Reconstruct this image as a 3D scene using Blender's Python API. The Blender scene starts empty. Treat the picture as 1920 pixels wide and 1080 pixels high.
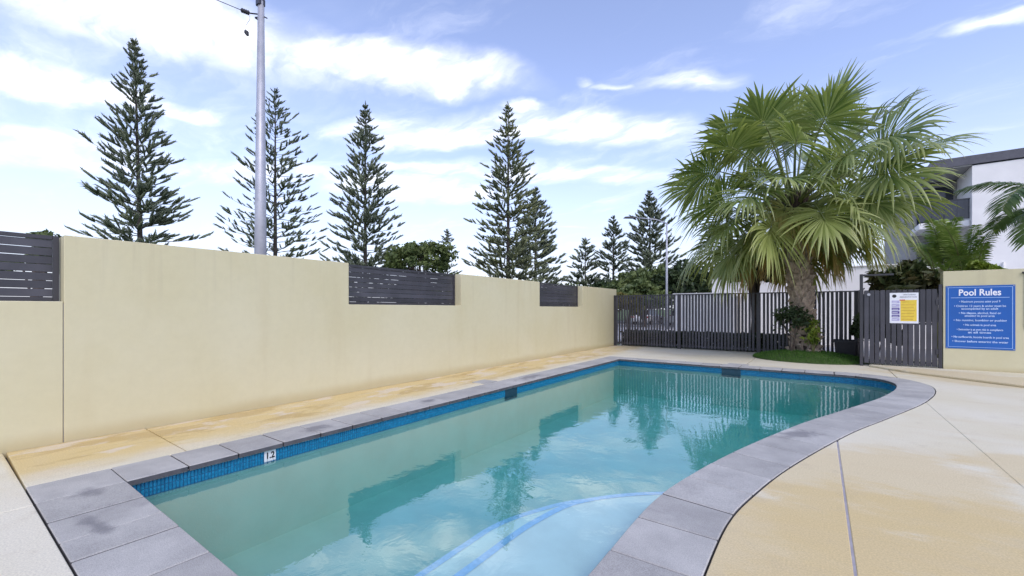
import bpy, bmesh, math, random
import numpy as np
from mathutils import Vector, Matrix, noise as mnoise

rad = math.radians
sc = bpy.context.scene
COL = sc.collection

# ------------------------------------------------------------------ camera
cam_d = bpy.data.cameras.new('camera')
cam = bpy.data.objects.new('camera', cam_d)
COL.objects.link(cam)
cam.location = (0, 0, 1.35)
cam.rotation_euler = (rad(90), 0, rad(35.754))
cam_d.sensor_width = 36
cam_d.lens = 15.0
cam_d.shift_y = 40 / 1920
cam_d.clip_start = 0.05
cam_d.clip_end = 3000
sc.camera = cam

# ------------------------------------------------------------------ light
SUN_EL, SUN_AZ = 46, 126          # azimuth of the sun: degrees clockwise from +Y
EXPOSURE = 0.11
sun_d = bpy.data.lights.new('sun', 'SUN')
sun = bpy.data.objects.new('sun', sun_d)
COL.objects.link(sun)
sun_d.energy = 0.8
sun_d.angle = rad(16)
sun_d.color = (1.0, 0.965, 0.84)
_d = Vector((math.sin(rad(SUN_AZ)) * math.cos(rad(SUN_EL)), math.cos(rad(SUN_AZ)) * math.cos(rad(SUN_EL)), math.sin(rad(SUN_EL))))
sun.rotation_euler = _d.to_track_quat('Z', 'Y').to_euler()
sun.location = _d * 60

sc.view_settings.view_transform = 'Standard'
sc.view_settings.look = 'None'
sc.view_settings.exposure = EXPOSURE
sc.view_settings.gamma = 1
sc.view_settings.use_curve_mapping = False
sc.render.engine = 'CYCLES'
sc.cycles.use_denoising = True
sc.cycles.max_bounces = 10
sc.cycles.transparent_max_bounces = 24
sc.cycles.volume_bounces = 0
sc.cycles.caustics_reflective = False
sc.cycles.sample_clamp_indirect = 6


class NT:
    """small helper round a node tree"""
    def __init__(self, tree):
        self.t = tree
        self.n = tree.nodes
        self.l = tree.links

    def add(self, typ, **kw):
        nd = self.n.new(typ)
        for k, v in kw.items():
            setattr(nd, k, v)
        return nd

    def link(self, a, b):
        self.l.new(a, b)

    def put(self, sock, v):
        if isinstance(v, bpy.types.NodeSocket):
            self.l.new(v, sock)
        else:
            sock.default_value = v

    def math(self, op, a, b=0.0, c=None, clamp=False):
        nd = self.add('ShaderNodeMath', operation=op)
        nd.use_clamp = clamp
        self.put(nd.inputs[0], a)
        self.put(nd.inputs[1], b)
        if c is not None:
            self.put(nd.inputs[2], c)
        return nd.outputs[0]

    def noise(self, vec=None, scale=5, detail=6, rough=0.55, dist=0.0):
        nd = self.add('ShaderNodeTexNoise')
        if vec is not None:
            self.l.new(vec, nd.inputs['Vector'])
        nd.inputs['Scale'].default_value = scale
        nd.inputs['Detail'].default_value = detail
        nd.inputs['Roughness'].default_value = rough
        nd.inputs['Distortion'].default_value = dist
        return nd.outputs['Fac']

    def mapping(self, vec, loc=(0, 0, 0), rot=(0, 0, 0), scale=(1, 1, 1), typ='POINT'):
        nd = self.add('ShaderNodeMapping', vector_type=typ)
        self.l.new(vec, nd.inputs['Vector'])
        nd.inputs['Location'].default_value = loc
        nd.inputs['Rotation'].default_value = rot
        nd.inputs['Scale'].default_value = scale
        return nd.outputs[0]

    def ramp(self, fac, a, b, va=0.0, vb=1.0, smooth=True):
        nd = self.add('ShaderNodeMapRange')
        nd.interpolation_type = 'SMOOTHSTEP' if smooth else 'LINEAR'
        self.put(nd.inputs['Value'], fac)
        nd.inputs['From Min'].default_value = a
        nd.inputs['From Max'].default_value = b
        nd.inputs['To Min'].default_value = va
        nd.inputs['To Max'].default_value = vb
        return nd.outputs['Result']

    def mix(self, fac, a, b, blend='MIX'):
        nd = self.add('ShaderNodeMix', data_type='RGBA', blend_type=blend)
        self.put(nd.inputs['Factor'], fac)
        for nm, v in ((6, a), (7, b)):
            if isinstance(v, bpy.types.NodeSocket):
                self.l.new(v, nd.inputs[nm])
            else:
                nd.inputs[nm].default_value = (*v[:3], 1)
        return nd.outputs[2]


# ------------------------------------------------------------------ world: sky and clouds
world = bpy.data.worlds.new('World')
sc.world = world
world.use_nodes = True
W = NT(world.node_tree)
W.n.clear()
out = W.add('ShaderNodeOutputWorld')
bg = W.add('ShaderNodeBackground')
bg.inputs['Strength'].default_value = 0.13
sky = W.add('ShaderNodeTexSky', sky_type='NISHITA')
sky.sun_disc = False
sky.sun_elevation = rad(SUN_EL)
sky.sun_rotation = rad(SUN_AZ)
sky.air_density = 1.0
sky.dust_density = 1.6
sky.ozone_density = 2.0
tc = W.add('ShaderNodeTexCoord')
sep = W.add('ShaderNodeSeparateXYZ')
W.link(tc.outputs['Generated'], sep.inputs[0])
den = W.math('ADD', W.math('MAXIMUM', sep.outputs['Z'], 0.0), 0.12)
comb = W.add('ShaderNodeCombineXYZ')
W.link(W.math('DIVIDE', sep.outputs['X'], den), comb.inputs[0])
W.link(W.math('DIVIDE', sep.outputs['Y'], den), comb.inputs[1])
P = comb.outputs[0]
# domain warp so cloud edges are ragged
wn = W.add('ShaderNodeTexNoise')
W.link(P, wn.inputs['Vector'])
wn.inputs['Scale'].default_value = 2.6
wn.inputs['Detail'].default_value = 7
wn.inputs['Roughness'].default_value = 0.52
vs = W.add('ShaderNodeVectorMath', operation='SUBTRACT')
W.link(wn.outputs['Color'], vs.inputs[0])
vs.inputs[1].default_value = (0.5, 0.5, 0.5)
vm = W.add('ShaderNodeVectorMath', operation='MULTIPLY_ADD')
W.link(vs.outputs[0], vm.inputs[0])
vm.inputs[1].default_value = (0.34, 0.34, 0)
W.link(P, vm.inputs[2])
PW = vm.outputs[0]
# banks of cloud: (centre, half-size along / across, angle)
BANKS = [((-1.14, 0.93), (0.36, 0.095), 48, 1.15), ((-1.37, 0.56), (0.30, 0.10), 68, 1.15), ((-1.50, 0.25), (0.30, 0.13), 75, 1.0),
         ((-2.04, 0.26), (0.26, 0.13), 75, 1.0), ((-2.62, 0.30), (0.34, 0.20), 60, 0.6),
         ((-1.42, 1.26), (0.32, 0.11), 40, 0.85), ((-0.85, 1.62), (0.48, 0.11), 40, 0.85), ((-1.86, 1.66), (0.46, 0.18), 48, 0.75), ((-1.55, 1.62), (0.5, 0.06), 45, 0.6), ((-1.1, 1.95), (0.5, 0.08), 40, 0.6),
         ((-1.92, 0.62), (0.12, 0.07), 60, 0.75), ((-2.3, 1.0), (0.4, 0.12), 50, 0.6),
         ((-0.34, 1.58), (0.11, 0.05), 20, 0.6), ((-0.56, 1.47), (0.05, 0.02), 30, 0.5), ((-0.62, 1.40), (0.03, 0.025), 30, 0.4), ((0.42, 1.71), (0.09, 0.035), 0, 0.7),
         ((-0.93, 1.36), (0.07, 0.03), 30, 0.7), ((-1.9, 0.36), (0.75, 0.62), 60, 0.16), ((-1.45, 0.40), (0.42, 0.17), 68, 0.9)]
dens = None
for (cx, cy), (ra, rb), ang, amp in BANKS:
    m = W.mapping(PW, loc=(cx, cy, 0), rot=(0, 0, rad(ang)), scale=(ra, rb, 1), typ='TEXTURE')
    ln = W.add('ShaderNodeVectorMath', operation='LENGTH')
    W.link(m, ln.inputs[0])
    v = W.ramp(ln.outputs['Value'], 1.75, 0.05, 0.0, amp)
    dens = v if dens is None else W.math('MAXIMUM', dens, v)
# fair-weather wisps over the whole sky
streak = W.mapping(PW, rot=(0, 0, rad(-48)), scale=(0.8, 2.1, 1))
n1 = W.noise(streak, scale=1.7, detail=9, rough=0.62)
wisp = W.ramp(n1, 0.50, 0.84, 0.0, 0.34)
n2 = W.noise(streak, scale=4.5, detail=7, rough=0.55)
ragged = W.ramp(n2, 0.28, 0.64, 0.45, 1.05)
dens = W.math('MULTIPLY', dens, ragged)
dens = W.math('ADD', dens, wisp, clamp=True)
# thin haze whitening toward the horizon
hz = W.ramp(sep.outputs['Z'], 0.0, 0.40, 0.66, 0.0)
tint = W.mix(1.0, sky.outputs[0], (2.0, 1.90, 2.25), 'MULTIPLY')
hsv = W.add('ShaderNodeHueSaturation')
hsv.inputs['Saturation'].default_value = 0.86
hsv.inputs['Value'].default_value = 1.0
W.link(tint, hsv.inputs['Color'])
skyc = W.mix(hz, hsv.outputs[0], (6.7, 7.0, 8.0))
cloudc = W.mix(W.ramp(n2, 0.35, 0.7), (9.5, 9.9, 11.0), (14.0, 13.9, 14.0))
final = W.mix(dens, skyc, cloudc)
W.link(final, bg.inputs['Color'])
W.link(bg.outputs[0], out.inputs['Surface'])

# ------------------------------------------------------------------ materials
MATS = {}


def new_mat(name):
    m = bpy.data.materials.new(name)
    m.use_nodes = True
    t = NT(m.node_tree)
    b = t.n['Principled BSDF']
    MATS[name] = m
    return m, t, b


def plain(name, col, rough=0.6, metal=0.0, var=0.12, scale=8.0, bump=0.0, bscale=60, spec=None):
    m, t, b = new_mat(name)
    geo = t.add('ShaderNodeNewGeometry')
    n = t.noise(geo.outputs['Position'], scale=scale, detail=5)
    f = t.ramp(n, 0.3, 0.7, 1 - var, 1 + var)
    c = t.mix(1.0, col, f, 'MULTIPLY')
    t.link(c, b.inputs['Base Color'])
    b.inputs['Roughness'].default_value = rough
    b.inputs['Metallic'].default_value = metal
    if spec is not None:
        b.inputs['Specular IOR Level'].default_value = spec
    if bump:
        bp = t.add('ShaderNodeBump')
        bp.inputs['Strength'].default_value = bump
        bp.inputs['Distance'].default_value = 0.01
        t.link(t.noise(geo.outputs['Position'], scale=bscale, detail=4), bp.inputs['Height'])
        t.link(bp.outputs[0], b.inputs['Normal'])
    return m


def leafy(name, c1, c2, rough=0.5, trans=0.25, scale=1.2):
    """foliage: two greens in clumps, some light through the leaf"""
    m, t, b = new_mat(name)
    geo = t.add('ShaderNodeNewGeometry')
    n = t.noise(geo.outputs['Position'], scale=scale, detail=4)
    rnd = t.math('MULTIPLY', geo.outputs['Random Per Island'], 0.5)
    f = t.math('ADD', t.ramp(n, 0.35, 0.65, 0, 0.6), rnd, clamp=True)
    c = t.mix(f, c1, c2)
    t.link(c, b.inputs['Base Color'])
    b.inputs['Roughness'].default_value = rough
    b.inputs['Specular IOR Level'].default_value = 0.3
    tr = t.add('ShaderNodeBsdfTranslucent')
    t.link(c, tr.inputs['Color'])
    mx = t.add('ShaderNodeMixShader')
    mx.inputs[0].default_value = trans
    t.link(b.outputs[0], mx.inputs[1])
    t.link(tr.outputs[0], mx.inputs[2])
    t.link(mx.outputs[0], t.n['Material Output'].inputs['Surface'])
    return m


def wall_mat():
    m, t, b = new_mat('cream_render')
    geo = t.add('ShaderNodeNewGeometry')
    pos = geo.outputs['Position']
    n = t.noise(pos, scale=0.7, detail=5, rough=0.6)
    c = t.mix(t.ramp(n, 0.3, 0.72), (0.565, 0.525, 0.335), (0.595, 0.56, 0.382))
    # runs of dirt and water marks
    st = t.mapping(pos, scale=(1, 2.2, 0.25))
    n2 = t.noise(st, scale=1.6, detail=6)
    c = t.mix(t.ramp(n2, 0.48, 0.8, 0, 0.30), c, (0.50, 0.44, 0.27))
    st2 = t.mapping(pos, scale=(6, 9, 0.35))
    n5 = t.noise(st2, scale=1.2, detail=6)
    sp0 = t.add('ShaderNodeSeparateXYZ')
    t.link(pos, sp0.inputs[0])
    c = t.mix(t.math('MULTIPLY', t.ramp(sp0.outputs['Z'], 1.1, 2.1), t.ramp(n5, 0.52, 0.75, 0, 0.30)), c, (0.42, 0.38, 0.27))
    n6 = t.noise(pos, scale=9, detail=7, rough=0.7)
    c = t.mix(1.0, c, t.ramp(n6, 0.3, 0.7, 0.98, 1.015), 'MULTIPLY')
    # splashed foot of the wall
    sp = t.add('ShaderNodeSeparateXYZ')
    t.link(pos, sp.inputs[0])
    foot = t.math('ADD', sp.outputs['Z'], t.math('MULTIPLY', n, -0.25))
    c = t.mix(t.ramp(foot, 0.06, -0.12, 0, 0.55), c, (0.42, 0.34, 0.17))
    t.link(c, b.inputs['Base Color'])
    b.inputs['Roughness'].default_value = 0.85
    b.inputs['Specular IOR Level'].default_value = 0.15
    bp = t.add('ShaderNodeBump')
    bp.inputs['Strength'].default_value = 0.16
    bp.inputs['Distance'].default_value = 0.010
    t.link(t.noise(pos, scale=14, detail=8, rough=0.65), bp.inputs['Height'])
    t.link(bp.outputs[0], b.inputs['Normal'])


def deck_mat():
    """sand coloured concrete with ochre water stains"""
    m, t, b = new_mat('sand_concrete')
    geo = t.add('ShaderNodeNewGeometry')
    pos = geo.outputs['Position']
    sp = t.add('ShaderNodeSeparateXYZ')
    t.link(pos, sp.inputs[0])
    big = t.noise(pos, scale=0.55, detail=6, rough=0.6, dist=0.4)
    c = t.mix(t.ramp(big, 0.3, 0.7), (0.635, 0.585, 0.415), (0.68, 0.645, 0.51))
    warp = t.noise(pos, scale=0.9, detail=5)
    # streaky stains in the strip beside the boundary wall
    stv = t.mapping(pos, scale=(2.0, 0.62, 1))
    s1 = t.noise(stv, scale=1.3, detail=7, rough=0.62, dist=0.5)
    xw = t.math('ADD', sp.outputs['X'], t.math('MULTIPLY', warp, 0.7))
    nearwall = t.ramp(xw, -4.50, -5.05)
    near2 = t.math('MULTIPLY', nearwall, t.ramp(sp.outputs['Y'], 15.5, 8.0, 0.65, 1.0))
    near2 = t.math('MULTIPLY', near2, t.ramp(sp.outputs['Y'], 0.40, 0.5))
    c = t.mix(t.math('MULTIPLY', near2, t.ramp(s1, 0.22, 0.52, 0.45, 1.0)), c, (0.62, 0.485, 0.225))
    s2 = t.noise(t.mapping(pos, loc=(3, 7, 0), scale=(2.4, 0.7, 1)), scale=1.3, detail=8, rough=0.62, dist=0.5)
    c = t.mix(t.math('MULTIPLY', near2, t.ramp(s2, 0.50, 0.58, 0, 0.55)), c, (0.43, 0.30, 0.115))
    pk = t.noise(t.mapping(pos, loc=(9, 1, 0), scale=(1.6, 0.7, 1)), scale=1.6, detail=6, rough=0.6)
    c = t.mix(t.math('MULTIPLY', near2, t.ramp(pk, 0.53, 0.60, 0, 0.7)), c, (0.66, 0.58, 0.46))
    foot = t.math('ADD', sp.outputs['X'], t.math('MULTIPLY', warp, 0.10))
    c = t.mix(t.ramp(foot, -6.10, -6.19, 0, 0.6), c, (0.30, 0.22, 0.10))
    # broad ochre patch on the open deck
    for (cx, cy, rx, ry, ang, amp) in ((3.2, 11.6, 2.4, 0.9, -25, 0.6), (-0.1, 2.6, 0.75, 1.5, -8, 0.8), (0.9, 2.4, 1.3, 1.7, 0, 0.85), (0.35, 4.3, 0.8, 1.3, -20, 0.6), (1.25, 3.4, 0.85, 1.0, 25, 0.85), (1.9, 2.3, 1.6, 1.2, 0, 0.75), (1.55, 5.5, 0.55, 0.55, 30, 0.55), (2.6, 6.2, 0.9, 0.45, -20, 0.45)):
        mp = t.mapping(pos, loc=(cx, cy, 0), rot=(0, 0, rad(ang)), scale=(rx, ry, 1), typ='TEXTURE')
        ln = t.add('ShaderNodeVectorMath', operation='LENGTH')
        t.link(mp, ln.inputs[0])
        r = t.math('ADD', ln.outputs['Value'], t.math('MULTIPLY', t.math('SUBTRACT', t.noise(t.mapping(pos, rot=(0, 0, rad(-30)), scale=(0.8, 1.5, 1)), scale=1.3, detail=9, rough=0.66), 0.5), 1.9))
        f = t.math('MULTIPLY', t.ramp(r, 1.15, 0.75, 0, amp), t.ramp(big, 0.2, 0.6, 0.65, 1.0))
        c = t.mix(f, c, (0.585, 0.462, 0.23))
    # small dirt
    n3 = t.noise(pos, scale=3.5, detail=8, rough=0.7)
    c = t.mix(t.ramp(n3, 0.52, 0.76, 0, 0.36), c, (0.44, 0.37, 0.25))
    n4 = t.noise(t.mapping(pos, rot=(0, 0, rad(-35)), scale=(0.5, 2.4, 1)), scale=0.9, detail=8, rough=0.65)
    c = t.mix(t.ramp(n4, 0.45, 0.75, 0, 0.35), c, (0.58, 0.48, 0.29))
    fine = t.noise(pos, scale=95, detail=6, rough=0.75)
    c = t.mix(1.0, c, t.ramp(fine, 0.25, 0.75, 0.80, 1.17), 'MULTIPLY')
    t.link(c, b.inputs['Base Color'])
    b.inputs['Roughness'].default_value = 0.8
    b.inputs['Specular IOR Level'].default_value = 0.25
    bp = t.add('ShaderNodeBump')
    bp.inputs['Strength'].default_value = 0.3
    bp.inputs['Distance'].default_value = 0.004
    t.link(fine, bp.inputs['Height'])
    t.link(bp.outputs[0], b.inputs['Normal'])


def coping_mat():
    m, t, b = new_mat('grey_paver')
    geo = t.add('ShaderNodeNewGeometry')
    oi = t.add('ShaderNodeObjectInfo')
    pos = geo.outputs['Position']
    n = t.noise(pos, scale=2.4, detail=8, rough=0.65)
    c = t.mix(t.ramp(n, 0.28, 0.70), (0.345, 0.338, 0.312), (0.455, 0.447, 0.408))
    c = t.mix(1.0, c, t.ramp(oi.outputs['Random'], 0, 1, 0.88, 1.07, False), 'MULTIPLY')
    dk = t.noise(t.mapping(pos, loc=(5, 2, 0)), scale=1.15, detail=7, rough=0.6, dist=0.6)
    c = t.mix(t.ramp(dk, 0.62, 0.76, 0, 0.45), c, (0.13, 0.128, 0.145))
    wp_ = t.noise(pos, scale=7, detail=5)
    for (cx, cy, rx, ry, ang) in ((-3.70, 0.64, 0.24, 0.055, 8), (-4.35, 0.72, 0.12, 0.10, 0), (-0.17, 5.54, 0.34, 0.13, 60), (-4.62, 2.62, 0.14, 0.2, 0), (-4.65, 7.1, 0.16, 0.5, 0), (-4.66, 4.35, 0.1, 0.18, 0)):
        mp = t.mapping(pos, loc=(cx, cy, 0), rot=(0, 0, rad(ang)), scale=(rx, ry, 1), typ='TEXTURE')
        ln = t.add('ShaderNodeVectorMath', operation='LENGTH')
        sx = t.add('ShaderNodeVectorMath', operation='MULTIPLY')
        sx.inputs[1].default_value = (1, 1, 0)
        t.link(mp, sx.inputs[0])
        t.link(sx.outputs[0], ln.inputs[0])
        r = t.math('ADD', ln.outputs['Value'], t.math('MULTIPLY', t.math('SUBTRACT', wp_, 0.5), 2.4))
        c = t.mix(t.ramp(r, 1.2, 0.3, 0, 0.6), c, (0.13, 0.13, 0.14))
    fine = t.noise(pos, scale=190, detail=2)
    c = t.mix(1.0, c, t.ramp(fine, 0.25, 0.75, 0.78, 1.2), 'MULTIPLY')
    t.link(c, b.inputs['Base Color'])
    b.inputs['Roughness'].default_value = 0.75
    b.inputs['Specular IOR Level'].default_value = 0.25
    bp = t.add('ShaderNodeBump')
    bp.inputs['Strength'].default_value = 0.4
    bp.inputs['Distance'].default_value = 0.003
    t.link(fine, bp.inputs['Height'])
    t.link(bp.outputs[0], b.inputs['Normal'])


def water_mat():
    m, t, b = new_mat('pool_water')
    t.n.remove(b)
    geo = t.add('ShaderNodeNewGeometry')
    bp = t.add('ShaderNodeBump')
    bp.inputs['Strength'].default_value = 0.10
    bp.inputs['Distance'].default_value = 0.02
    rip = t.noise(t.mapping(geo.outputs['Position'], scale=(1, 1, 1)), scale=3.4, detail=4, rough=0.55, dist=0.4)
    t.link(rip, bp.inputs['Height'])
    fr = t.add('ShaderNodeFresnel')
    fr.inputs['IOR'].default_value = 2.45
    t.link(bp.outputs[0], fr.inputs['Normal'])
    gl = t.add('ShaderNodeBsdfGlossy')
    gl.inputs['Roughness'].default_value = 0.015
    t.link(bp.outputs[0], gl.inputs['Normal'])
    tr = t.add('ShaderNodeBsdfTransparent')
    mx = t.add('ShaderNodeMixShader')
    t.link(t.math('MULTIPLY', fr.outputs[0], t.math('SUBTRACT', 1.0, geo.outputs['Backfacing'])), mx.inputs[0])
    t.link(tr.outputs[0], mx.inputs[1])
    t.link(gl.outputs[0], mx.inputs[2])
    mo = t.n['Material Output']
    t.link(mx.outputs[0], mo.inputs['Surface'])
    va = t.add('ShaderNodeVolumeAbsorption')
    va.inputs['Color'].default_value = (0.20, 0.90, 0.90, 1)
    va.inputs['Density'].default_value = 0.30
    t.link(va.outputs[0], mo.inputs['Volume'])


def frond_mat():
    m, t, b = new_mat('fan_leaf')
    at = t.add('ShaderNodeAttribute', attribute_name='leaf')
    sp = t.add('ShaderNodeSeparateColor')
    t.link(at.outputs['Color'], sp.inputs[0])
    age, along, rnd = sp.outputs[0], sp.outputs[1], sp.outputs[2]
    geo = t.add('ShaderNodeNewGeometry')
    g = t.mix(rnd, (0.075, 0.130, 0.026), (0.31, 0.37, 0.145))
    g = t.mix(t.ramp(along, 0.35, 1.0, 0, 0.5), g, (0.44, 0.47, 0.20))
    g = t.mix(t.ramp(age, 0.35, 0.85, 0, 0.6), g, (0.38, 0.39, 0.09))
    dry = t.math('MULTIPLY', t.ramp(age, 0.62, 1.0), t.ramp(t.math('ADD', along, t.math('MULTIPLY', rnd, 0.5)), 0.35, 0.95))
    g = t.mix(dry, g, (0.34, 0.22, 0.08))
    tip = t.math('MULTIPLY', t.ramp(along, 0.84, 1.0), t.ramp(rnd, 0.45, 0.9, 0, 0.7))
    g = t.mix(tip, g, (0.33, 0.28, 0.13))
    t.link(g, b.inputs['Base Color'])
    b.inputs['Roughness'].default_value = 0.33
    b.inputs['Specular IOR Level'].default_value = 0.5
    tr = t.add('ShaderNodeBsdfTranslucent')
    t.link(t.mix(1.0, g, (1.3, 1.35, 0.6), 'MULTIPLY'), tr.inputs['Color'])
    mx = t.add('ShaderNodeMixShader')
    mx.inputs[0].default_value = 0.28
    t.link(b.outputs[0], mx.inputs[1])
    t.link(tr.outputs[0], mx.inputs[2])
    t.link(mx.outputs[0], t.n['Material Output'].inputs['Surface'])


wall_mat()
deck_mat()
coping_mat()
water_mat()
frond_mat()
plain('plaster_teal', (0.165, 0.375, 0.335), 0.8, var=0.06, scale=2.5, bump=0.2, bscale=90)
plain('plaster_step', (0.40, 0.60, 0.565), 0.8, var=0.07, scale=3, bump=0.2, bscale=120)
plain('blue_tile', (0.012, 0.21, 0.38), 0.18, var=0.22, scale=30)
plain('tile_grout', (0.02, 0.11, 0.24), 0.7)
plain('pale_blue_tile', (0.15, 0.40, 0.60), 0.3, var=0.1, scale=30)
plain('white_tile', (0.78, 0.79, 0.78), 0.25, var=0.03)
plain('skimmer_dark', (0.012, 0.05, 0.075), 0.5)
plain('black_paint', (0.012, 0.012, 0.014), 0.5)
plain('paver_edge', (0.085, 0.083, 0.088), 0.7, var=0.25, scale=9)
plain('dark_base', (0.085, 0.078, 0.07), 0.95)
plain('joint_sealant', (0.34, 0.32, 0.33), 0.8)
plain('charcoal_metal', (0.040, 0.040, 0.047), 0.42, metal=0.0, var=0.12, scale=5)
plain('charcoal_slat', (0.050, 0.050, 0.060), 0.40, var=0.18, scale=3)
_t = NT(MATS['charcoal_slat'].node_tree)
_b = _t.n['Principled BSDF']
_src = _b.inputs['Base Color'].links[0].from_socket
_oi = _t.add('ShaderNodeObjectInfo')
_t.link(_t.mix(1.0, _src, _t.ramp(_oi.outputs['Random'], 0, 1, 0.72, 1.3, False), 'MULTIPLY'), _b.inputs['Base Color'])
plain('galvanised', (0.42, 0.43, 0.46), 0.45, metal=0.35, var=0.10, scale=3)
plain('insulator', (0.03, 0.03, 0.04), 0.3)
plain('grass_soil', (0.05, 0.085, 0.02), 0.95)
leafy('grass_blade', (0.045, 0.125, 0.015), (0.095, 0.20, 0.03), 0.6, 0.3, 3)
leafy('pine_needle', (0.11, 0.14, 0.10), (0.215, 0.25, 0.15), 0.6, 0.12, 0.5)
leafy('pine_needle_yellow', (0.11, 0.14, 0.092), (0.26, 0.285, 0.13), 0.6, 0.15, 0.5)
plain('pine_bark', (0.050, 0.043, 0.036), 0.95, var=0.3, scale=3)
leafy('broad_leaf', (0.060, 0.098, 0.034), (0.155, 0.195, 0.06), 0.5, 0.25, 0.8)
leafy('dark_leaf', (0.026, 0.045, 0.020), (0.065, 0.095, 0.035), 0.45, 0.2, 1.0)
leafy('lime_leaf', (0.12, 0.20, 0.02), (0.22, 0.28, 0.04), 0.5, 0.3, 2)
leafy('amber_leaf', (0.16, 0.12, 0.02), (0.12, 0.14, 0.03), 0.5, 0.3, 1.5)
leafy('croton_leaf', (0.035, 0.070, 0.022), (0.085, 0.070, 0.025), 0.4, 0.2, 1.5)
leafy('cane_leaf', (0.12, 0.21, 0.03), (0.25, 0.33, 0.07), 0.45, 0.3, 1.5)
leafy('palm_green', (0.06, 0.12, 0.035), (0.15, 0.21, 0.07), 0.4, 0.25, 2)
plain('cane_stem', (0.16, 0.17, 0.05), 0.6)
plain('bark', (0.085, 0.065, 0.05), 0.95, var=0.3, scale=6)
plain('palm_fibre', (0.06, 0.043, 0.032), 0.95, var=0.4, scale=14, bump=0.6, bscale=50)
plain('palm_boot', (0.33, 0.265, 0.20), 0.85, var=0.35, scale=9, bump=0.5, bscale=40)
plain('petiole_green', (0.16, 0.19, 0.06), 0.45, var=0.2)
plain('white_wall', (0.86, 0.84, 0.80), 0.8, var=0.04, scale=1)
plain('grey_fascia', (0.10, 0.10, 0.115), 0.6)
plain('soffit_grey', (0.34, 0.33, 0.31), 0.8)
plain('dark_glass', (0.03, 0.035, 0.045), 0.06)
plain('asphalt', (0.33, 0.33, 0.34), 0.9, var=0.15, scale=2)
plain('concrete_path', (0.48, 0.46, 0.43), 0.9)
plain('lawn', (0.06, 0.10, 0.025), 0.95, var=0.3, scale=1.5)
plain('red_paint', (0.42, 0.012, 0.018), 0.25)
plain('silver_paint', (0.50, 0.51, 0.53), 0.3, metal=0.4)
plain('white_paint', (0.78, 0.78, 0.78), 0.3)
plain('tyre_rubber', (0.015, 0.015, 0.015), 0.9)
plain('lamp_red', (0.30, 0.01, 0.01), 0.3)
plain('lamp_clear', (0.75, 0.75, 0.75), 0.15)
plain('sign_blue', (0.006, 0.10, 0.40), 0.35, var=0.05, scale=2)
plain('sign_white', (0.78, 0.80, 0.84), 0.4, var=0.02)
plain('sign_text', (0.52, 0.64, 0.84), 0.4)
plain('sign_pale_blue', (0.36, 0.53, 0.80), 0.4, var=0.02)
plain('sign_yellow', (0.76, 0.56, 0.06), 0.45, var=0.05, scale=20)
plain('sign_ochre', (0.60, 0.37, 0.04), 0.45)
plain('sign_purple', (0.085, 0.055, 0.26), 0.45)
plain('sign_lilac', (0.42, 0.40, 0.60), 0.45)
plain('sign_red', (0.55, 0.08, 0.05), 0.45)
plain('sign_grey', (0.35, 0.36, 0.38), 0.45)
plain('pot_black', (0.014, 0.014, 0.016), 0.55)
plain('green_door', (0.09, 0.13, 0.12), 0.5)


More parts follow.
